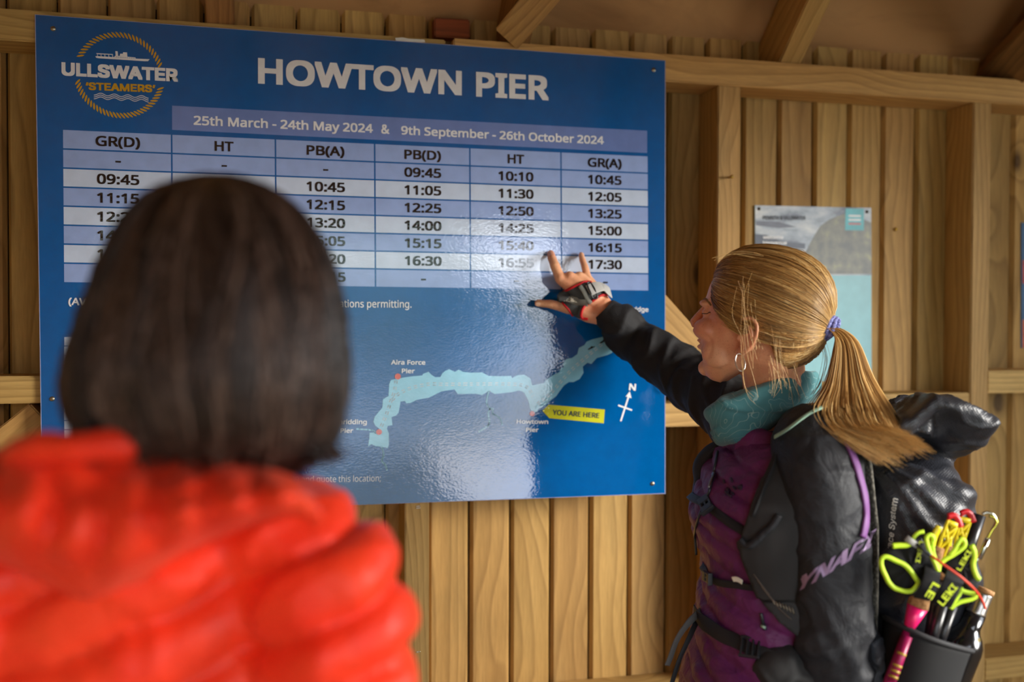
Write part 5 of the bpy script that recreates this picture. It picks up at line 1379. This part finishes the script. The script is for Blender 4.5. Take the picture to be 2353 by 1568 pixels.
# ================================================================ SECOND PERSON: IN RED, CLOSE TO THE CAMERA
ra = thing('person', (C(430, 1500, .84).x, C(430, 1500, .84).y, 0), 'woman with dark bobbed hair and a bright red puffer jacket seen from behind', 'person')
hdA = FW.copy(); hdA.z = 0; hdA.normalize(); hdA = (hdA * .995 + RT * .06).normalized()
HFh = hdA; HL = Vector((0, 0, 1)).cross(HFh).normalized(); HF = HFh.copy(); HU = Vector((0, 0, 1)); HAX = (HF, HL, HU); HC = C(488, 742, .85)
mb = MB(); build_head(mb, [HC + Vector((0, 0, -.12)) + HF * .01, HC + Vector((0, 0, -.18)) + HF * .05])
NB = HC + Vector((0, 0, -.19)) + HF * .080 - RT * .03; PEL = HC + Vector((0, 0, -.66)) + HF * .06 - RT * .03
mb.add(*tube([NB + Vector((0, 0, .02)), NB + Vector((0, 0, -.05)), NB + Vector((0, 0, -.25)), PEL + Vector((0, 0, .05)), PEL], [(.038, .045), (.050, .085), (.070, .115), (.075, .11), (.08, .13)], 24, up=HF))
def armA(s):
    x0, x1, x2 = (700, 762, 782) if s > 0 else (60, -60, -100)
    return [C(540 if s > 0 else 240, 1210, .89), C(x0 - s * 30, 1285, .875), C(x1, 1400, .85), C(x2, 1700, .85), C(x2, 2100, .84)]
for s in (-1, 1):
    q_ = armA(s); wr_ = q_[-1] + HF * .09 + Vector((0, 0, -.115))
    mb.add(*tube([NB + Vector((0, 0, -.05))] + smooth_path(q_, 3)[2:] + [wr_], [.035] * (len(smooth_path(q_, 3)) - 1) + [.024], 14))
    fd = (wr_ - q_[-1]).normalized(); mb.add(*tube([wr_, wr_ + fd * .05, wr_ + fd * .085], [(.026, .014), (.038, .015), (.038, .012)], 14, up=HF))
    for o_ in (-.028, -.009, .009, .028):
        b_ = wr_ + fd * .08 + (fd.cross(HL)).normalized() * o_; mb.add(*tube([b_, b_ + fd * .03, b_ + fd * .062 - HL * s * .012], [.0092, .0085, .007], 10))
    mb.add(*tube([wr_ + fd * .02 + HF * .02, wr_ + fd * .06 + HF * .045, wr_ + fd * .085 + HF * .05], [.013, .011, .008], 10))
    HLs = -HL * s; h = PEL + HL * s * .085; kn = h + Vector((0, 0, -.42)) + HF * .01; an = Vector((h.x, h.y, .08))
    mb.add(*tube([h + Vector((0, 0, .04)), h.lerp(kn, .5), kn, kn.lerp(an, .4), an], [.085, .075, .055, .052, .036], 14)); mb.add(*tube([an, an + Vector((0, 0, -.045)), an + Vector((0, 0, -.05)) + HF * .14], [.036, .034, .03], 12))
organic('body', mb, SKIN, ra, .0045, 2, facedisp, factor=.5)
BRUN = hair_mat('dark_brown_hair', [(0, lin(24, 15, 11)), (.4, lin(48, 33, 26)), (.75, lin(92, 68, 56)), (1, lin(146, 118, 102))], .42, .5)
HLV = [(398, 470, 520), (406, 420, 560), (420, 370, 605), (450, 322, 655), (490, 288, 692), (540, 262, 722), (600, 234, 748), (670, 208, 768), (740, 186, 778), (820, 160, 784), (880, 152, 784), (940, 158, 776), (985, 176, 768), (1030, 205, 748), (1070, 240, 715)]
hy = [l[0] for l in HLV]
def bob(psi, y, lift=0.0):
    xl, xr = np.interp(y, hy, [l[1] for l in HLV]), np.interp(y, hy, [l[2] for l in HLV])
    c = (xl + xr) / 2; hw = (xr - xl) / 2; dep = np.clip(hw / 315, 0, 1) * .122
    cp, sp_ = np.cos(psi), np.sin(psi)
    x = c + hw * cp * (1 + lift); z = .805 + dep * sp_ * (1 + lift)
    d = z[..., None]; return V3(CAM) + d * (V3(FW) + V3(RT) * ((x - CX) / FPX)[..., None] - V3(UP) * ((y - CY) / FPX)[..., None])
S3 = 22; t3 = np.linspace(0, 1, S3)
def bob_strands(psi, yend, lift, drift):
    y = 399 + (yend[:, None] - 399) * t3[None] ** 1.35
    ps = psi[:, None] + drift[:, None] * np.sin(t3[None] * 2.2) + .10 * np.sin(t3[None] * 5 + psi[:, None] * 9)
    lf = lift[:, None] * np.minimum(1, t3[None] * 3)
    return bob(ps, y, lf)
g = np.random.default_rng(21)
nc = 120; psc = np.arange(nc) / nc * 2 * math.pi
front = (np.sin(psc) > .45)
ye = np.where(front, 600.0, 1030 + 14 * np.sin(psc * 17)); Pc = bob_strands(psc, ye, -.035 + .03 * np.sin(psc * 23), np.zeros(nc))
V = [Vector(p) for p in Pc.reshape(-1, 3)]; F = [(i * S3 + k, i * S3 + k + 1, ((i + 1) % nc) * S3 + k + 1, ((i + 1) % nc) * S3 + k) for i in range(nc) for k in range(S3 - 1)]
hairA = obj('hair', V, F, BRUN, ra, True, 'dark brown chin-length bob', [(.25 + .1 * math.sin(i), 0) for i in range(nc) for _ in range(S3)])
NA = 6500; psi = g.uniform(0, 2 * math.pi, NA); fr = np.sin(psi) > .5
yend = np.where(fr, g.uniform(560, 640, NA), g.uniform(975, 1060, NA) + 18 * np.sin(psi * 17))
lk = .030 * np.sin(psi * 23) + .014 * np.sin(psi * 57)
P = bob_strands(psi, yend, lk + g.normal(0, .018, NA), g.normal(0, .10, NA))
P += g.normal(0, .0012, P.shape) * t3[None, :, None]
colA = np.clip(.36 + .26 * np.sin(psi * 23 + .7) + .12 * np.sin(psi * 41) + g.normal(0, .20, NA), 0, 1)
strands('hair_strands', P, np.repeat(.00085 * (1 - .3 * t3)[None], NA, 0), colA, BRUN, hairA)
# flicked ends: right corner and the dark lock under it
def flick(n, pts, dz, sj, seed, rad=.0009):
    g = np.random.default_rng(seed); out = []
    for _ in range(n):
        o = g.normal(0, 1, 2) * sj; q = [C(x + o[0] * (.6 + .8 * i / len(pts)), y + o[1] * .5, .77 + dz + g.normal(0, .010)) for i, (x, y) in enumerate(pts)]
        sp = smooth_path(q, 5); out.append([V3(sp[int(k)]) for k in np.linspace(0, len(sp) - 1, 16)])
    out = np.array(out); strands('flicked_lock', out, np.repeat((rad * (1 - .5 * np.linspace(0, 1, 16)))[None], n, 0), g.uniform(.05, .6, n), BRUN, hairA)
flick(260, [(750, 820), (760, 900), (745, 970), (735, 1015), (755, 1050)], .02, 15, 1)
flick(260, [(690, 860), (690, 960), (700, 1020), (722, 1058)], -.01, 16, 2)
flick(300, [(610, 940), (615, 1000), (635, 1050), (665, 1082)], .01, 20, 3)
flick(200, [(560, 960), (555, 1010), (570, 1050), (600, 1075)], .02, 22, 4)
flick(180, [(215, 900), (205, 960), (200, 1005), (215, 1030)], .01, 16, 5)
flick(260, [(330, 960), (345, 1010), (370, 1042)], -.01, 26, 6)
flick(260, [(450, 960), (455, 1010), (460, 1040)], -.01, 30, 7)
# red puffer jacket
def redmat():
    m = NT('red_puffer_nylon'); v = m.coord('Object')
    n1 = m.noise(v, 8, 4); m.l(m.ramp(n1, [(.3, lin(238, 46, 22)), (.7, lin(250, 74, 38))]), m.b.inputs['Base Color'])
    m.set(Roughness=.42); m.b.inputs['Specular IOR Level'].default_value = .25; m.b.inputs['Sheen Weight'].default_value = .1; m.b.inputs['Sheen Tint'].default_value = (1, .5, .35, 1)
    m.bump(m.math('ADD', m.noise(v, 22, 4, .6, 1.2), m.math('MULTIPLY', m.noise(v, 60, 3), .4)), .6, .006); return m.m
RED = redmat()
def tring(levels, n=44, sq=.9): return torso_rings(levels, .86, .12, n, sq)
jl = [(1045, 330, 560, .86, .05), (1080, 270, 610, .87, .06), (1130, 150, 640, .88, .075), (1190, 30, 670, .90, .09), (1260, -50, 700, .90, .10), (1350, -90, 720, .90, .105), (1500, -110, 730, .90, .11), (1750, -110, 730, .90, .115), (2100, -90, 720, .90, .12), (2700, -120, 750, .90, .13)]
mb = MB().add(*loft(tring(jl)))
for s, x0, x1, x2 in ((1, 700, 762, 782), (-1, 60, -60, -100)):
    sp = smooth_path(armA(s), 5)
    mb.add(*tube(sp, [interp(i / (len(sp) - 1), [0, .2, .45, .7, 1], [.055, .066, .068, .062, .056]) for i in range(len(sp))], 24, up=HF))
    mb.add(*tube([C(x2, 2080, .84), C(x2, 2150, .84) + HF * .1 + Vector((0, 0, -.1))], [.056, .044], 18))
def d_red(p, n):
    q = p - C(330, 1200, .8); x, z = q.dot(RT), q.z
    ph = (z * 1.0 - (x - .05) * .42 + .010 * noise.noise(p * 14)) / .060
    fr = ph - math.floor(ph); b = abs(math.sin(math.pi * fr)) ** .5
    return n * (.021 * b - .016 + wr(p, 20, .006, 3) + crease(p, 17, .004, 7))
organic('puffer_jacket', mb, RED, ra, .0065, 2, d_red, label='bright red quilted puffer jacket')
# hood lying on the back
tx_ = [-80, 10, 40, 70, 320, 338, 450, 600, 700, 742]; ty_ = [1050, 1045, 1018, 1010, 1008, 1045, 1038, 1075, 1118, 1185]
bx_ = [-80, 0, 100, 200, 245, 330, 420, 560, 690, 742]; by_ = [1250, 1288, 1330, 1374, 1370, 1322, 1262, 1200, 1165, 1222]
nu, nv = 90, 26; fr_, bk_ = [], []
for j in range(nv + 1):
    a, b = [], []
    for i in range(nu + 1):
        x = -80 + 822 * i / nu; v_ = j / nv; y = interp(x, tx_, ty_) * (1 - v_) + interp(x, bx_, by_) * v_
        ed = min(1, max(0, math.sin(math.pi * v_ ** 1.5)) ** .5) * min(1, (1 - i / nu) * 9) ** .5
        seam = abs(math.sin(math.pi * (x + 12 * math.sin(y * .02) - 108 - (y - 1180) * .06 * (1 if x > 230 else -1)) / 121)) ** .45
        z = .765 - .050 * ed - .042 * seam * ed + .006 * noise.noise(Vector((x * .02, y * .02, 0)))
        a.append(C(x, y, z)); b.append(C(x, y, .785 + .03 * ed))
    fr_.append(a); bk_.append(b)
v = [p for r in fr_ for p in r] + [p for r in bk_ for p in r]; o_ = (nu + 1) * (nv + 1); f = []
for j in range(nv):
    for i in range(nu):
        a = j * (nu + 1) + i; q = (a, a + 1, a + nu + 2, a + nu + 1); f.append(q); f.append(tuple(k + o_ for k in reversed(q)))
ring_ = [i for i in range(nu + 1)] + [(j) * (nu + 1) + nu for j in range(1, nv + 1)] + [nv * (nu + 1) + i for i in range(nu - 1, -1, -1)] + [j * (nu + 1) for j in range(nv - 1, 0, -1)]
for k in range(len(ring_)): a, b = ring_[k], ring_[(k + 1) % len(ring_)]; f.append((b, a, a + o_, b + o_))
mb = MB().add(v, f)
organic('hood', mb, RED, ra, .005, 2, lambda p, n: n * (wr(p, 22, .004, 2) + crease(p, 20, .0035, 5)), label='red quilted hood hanging down the back')
v, f, _ = tube(smooth_path([C(28, 1060, .735), C(75, 1032, .722), (C(190, 1026, .715)), C(318, 1024, .722)], 6), [(.011, .012)] * 19, 16, up=UP)
organic('hood_edge', MB().add(v, f), RED, ra, .004, 2, lambda p, n: n * wr(p, 40, .003, 2))
mb = MB()
for s in (-1, 1):
    h = PEL + HL * s * .085; kn = h + Vector((0, 0, -.42)) + HF * .01; an = Vector((h.x, h.y, .11))
    mb.add(*tube([h + Vector((0, 0, .10)), h.lerp(kn, .5), kn, kn.lerp(an, .4), an], [.10, .09, .07, .068, .055], 14))
organic('trousers', mb, TRS, ra, .012, 2)
for s in (-1, 1):
    h = PEL + HL * s * .085; an = Vector((h.x, h.y, .10))
    mb = MB().add(*tube([an + Vector((0, 0, .08)), an + Vector((0, 0, -.04))], [.050, .048], 14)).add(*tube([an + Vector((0, 0, -.055)) - HF * .04, an + Vector((0, 0, -.055)) + HF * .10, an + Vector((0, 0, -.062)) + HF * .19], [(.044, .046), (.042, .050), (.034, .042)], 16, up=Vector((0, 0, 1))))
    b_ = organic('boot', mb, BLK2, ra, .009, 2)
    for q in b_.data.vertices: q.co.z = max(q.co.z, .002)
# ================================================================ SMALL POSTER ON THE PLANKS
YQ = YP - .003
po = thing('information_poster', at(1868, 680, YQ), 'small poster with mountain photograph and turquoise lower half on the planks', 'poster')
def pq(px, py, l=0.0): return at(px, py, YQ - l)
def postmat():
    m = NT('poster_photo'); v = m.coord('Object')
    n1 = m.noise(m.coord('Object', (1, 1, 2.6)), 9, 5, .6); c = m.ramp(n1, [(.36, lin(104, 112, 128)), (.5, lin(168, 180, 192)), (.66, lin(214, 218, 218))]); m.l(c, m.b.inputs['Base Color']); m.set(Roughness=.35); return m.m
bz = at(1868, 875, YQ).z
def quadp(name, pts, l, mat, label=None, th=.003):
    P = [pq(*p, l) for p in pts]; B = [p + Vector((0, th, 0)) for p in P]; n = len(P)
    return obj(name, P + B, [tuple(range(n - 1, -1, -1)), tuple(range(n, 2 * n))] + [(i, (i + 1) % n, (i + 1) % n + n, i + n) for i in range(n)], mat, po, False, label)
quadp('poster_sheet', [(1735, 472), (2002, 478), (2003, 872), (1737, 884)], .0, plain('poster_turquoise', lin(140, 198, 206), .35, var=.03), th=.0028)
quadp('photo_print', [(1735, 472), (2002, 478), (2003, 633), (1736, 634)], .0004, postmat(), 'cloudy lake and mountain photograph', .0004)
hill = [(1856, 572), (1868, 548), (1885, 520), (1905, 505), (1925, 497), (1950, 488), (1975, 500), (2002, 512), (2003, 630), (1890, 630), (1872, 600), (1850, 580)]
def hillmat():
    m = NT('poster_hill'); m.l(m.ramp(m.noise(m.coord('Object'), 40, 4), [(.35, lin(112, 116, 116)), (.6, lin(140, 142, 130)), (.7, lin(170, 168, 134))]), m.b.inputs['Base Color']); m.set(Roughness=.4); return m.m
quadp('hill_print', hill, .0008, hillmat(), None, .0003)
quadp('dark_band_print', [(1735, 538), (1760, 540), (1800, 556), (1850, 560), (1850, 572), (1800, 570), (1735, 562)], .0007, plain('poster_slate', lin(86, 94, 110), .4), None, .0003)  # printed dark strip behind the welcome words
quadp('cloud_band_print', [(1737, 508), (1790, 510), (1830, 522), (1790, 524), (1737, 518)], .0007, plain('poster_cloud', lin(112, 118, 132), .4), None, .0003)
quadp('badge', [(1943, 479), (1985, 480), (1985, 530), (1942, 529)], .0011, plain('poster_badge', lin(92, 190, 200), .4), 'turquoise square badge in the poster corner', .0003)
def ptext(s, a, b, cap, mat, bold=.0, l=.0012, kind='sans', name='poster_lettering'):
    P, Q = pq(*a, l), pq(*b, l); H_ = (pq(a[0], a[1] - cap, l) - P).length; X = Q - P; L = X.length; X.normalize(); mb = MB()
    text_map(mb, s, lambda x, y: P + X * x + Vector((0, 0, 1)) * y, 0, L, H_, bold, kind); mb.build(name, mat, po, False)
PW = plain('poster_white', lin(236, 238, 240), .4); PD = plain('poster_ink', lin(44, 46, 52), .4); PR = plain('poster_rose', lin(200, 120, 126), .4)
ptext('PENRITH & ULLSWATER', (1753, 505), (1851, 505.5), 9, PD, .02)
ptext('welcome', (1753, 549), (1800, 549.5), 8, PW, .03); ptext('bienvenue', (1753, 562), (1808, 562.5), 8, PW, .03)
for k in range(3): quadp('badge_line', [(1950, 494 + k * 9), (1978, 494.5 + k * 9), (1978, 499 + k * 9), (1950, 498.5 + k * 9)], .0014, PW if k != 2 else PR, None, .0002)
for a in ((1744, 480), (1992, 487)): screw(a[0], a[1], YQ - .0004, .0038, po, mat=plain('dark_screw', lin(70, 62, 52), .5, .6))
# narrow red, white and blue notice just inside the right edge of the frame
nt = thing('notice', at(2356, 650, YQ), 'narrow strip of a blue and red notice at the far right edge', 'notice')
for nm_, y0, y1, col_ in (('notice_sheet', 512, 800, (70, 110, 150)), ('notice_red_band', 598, 652, (210, 90, 80)), ('notice_orange_band', 735, 800, (220, 110, 60))):
    P = [at(2347 + 3 * (y0 > 520), y0, YQ - .0008 * (y0 > 520)), at(2440, y0 + 4, YQ - .0008 * (y0 > 520)), at(2440, y1, YQ - .0008 * (y0 > 520)), at(2347 + 3 * (y0 > 520), y1, YQ - .0008 * (y0 > 520))]
    B = [p + Vector((0, .0026 if y0 < 520 else .0006, 0)) for p in P]
    obj(nm_, P + B, [(3, 2, 1, 0), (4, 5, 6, 7)] + [(i, (i + 1) % 4, (i + 1) % 4 + 4, i + 4) for i in range(4)], plain(nm_, lin(*col_), .4), nt, False)
# ================================================================ SMALL FIXINGS
nl_ = thing('brass_screw', at(1675, 408, 0), 'brass screw sticking out of the upright right of the board', 'screw')
v, f = lathe([(.0001, .016), (.0038, .0155), (.0042, .014), (.002, .012), (.002, -.002)], at(1675, 408, 0), (0, -1, 0), 14); obj('screw_shank', v, f, M_BRASS, nl_)
v, f = box(at(1675, 408, 0) + Vector((0, -.0162, 0)), .005, .0008, .0012); obj('screw_slot', v, f, PLASTIC, nl_, False)
s2 = thing('plank_screw', at(2058, 527, YP), 'small dull screw in the plank right of the poster', 'screw')
v, f = lathe([(.0001, .004), (.0034, .0036), (.0042, .002), (.0042, -.001)], at(2058, 527, YP), (0, -1, 0), 14); obj('screw_head', v, f, M_BRASS, s2)
st_ = thing('torn_label', at(942, 92, -.002), 'torn white paper label left along the top of the board', 'label')
v, f = [], []
lab = [(908, 88), (925, 87), (940, 90), (975, 92), (977, 98), (960, 99), (930, 96), (910, 95)]
P = [at(x, y - 1, -.0035) for x, y in lab]; B = [p + Vector((0, .0012, 0)) for p in P]; n = len(P)
obj('paper', P + B, [tuple(range(n - 1, -1, -1)), tuple(range(n, 2 * n))] + [(i, (i + 1) % n, (i + 1) % n + n, i + n) for i in range(n)], plain('white_paper', lin(226, 224, 214), .6), st_, False)
for k, (x, y) in enumerate(((960, 1164), (960, 1168), (960, 1499))):
    stp = thing('staple', at(x, y, 0), ('upper steel staple under the board on the middle upright', 'second steel staple just below the first under the board', 'lone steel staple low on the middle upright')[k], 'staple')
    v, f, _ = tube(smooth_path([at(x - 5, y + 1, .001), at(x - 5, y + .6, -.0015), at(x + 5, y - .6, -.0015), at(x + 5, y, .001)], 3), .0007, 6); obj('wire', v, f, plain('bright_staple', lin(214, 214, 206), .25, 1.0), stp)
# clip on the screw at the right edge of the board
cl = thing('wire_clip', at(1518, 895, -.01), 'bent steel clip hanging from the screw at the right edge of the board', 'clip')
v, f, _ = tube(smooth_path([at(1511, 880, -.010), at(1517, 888, -.014), at(1523, 898, -.014), at(1529, 903, -.012)], 4), .0011, 8); obj('wire', v, f, plain('clip_steel', lin(150, 150, 170), .3, 1.0), cl)
# little white cocoon and web lumps on the wall plate
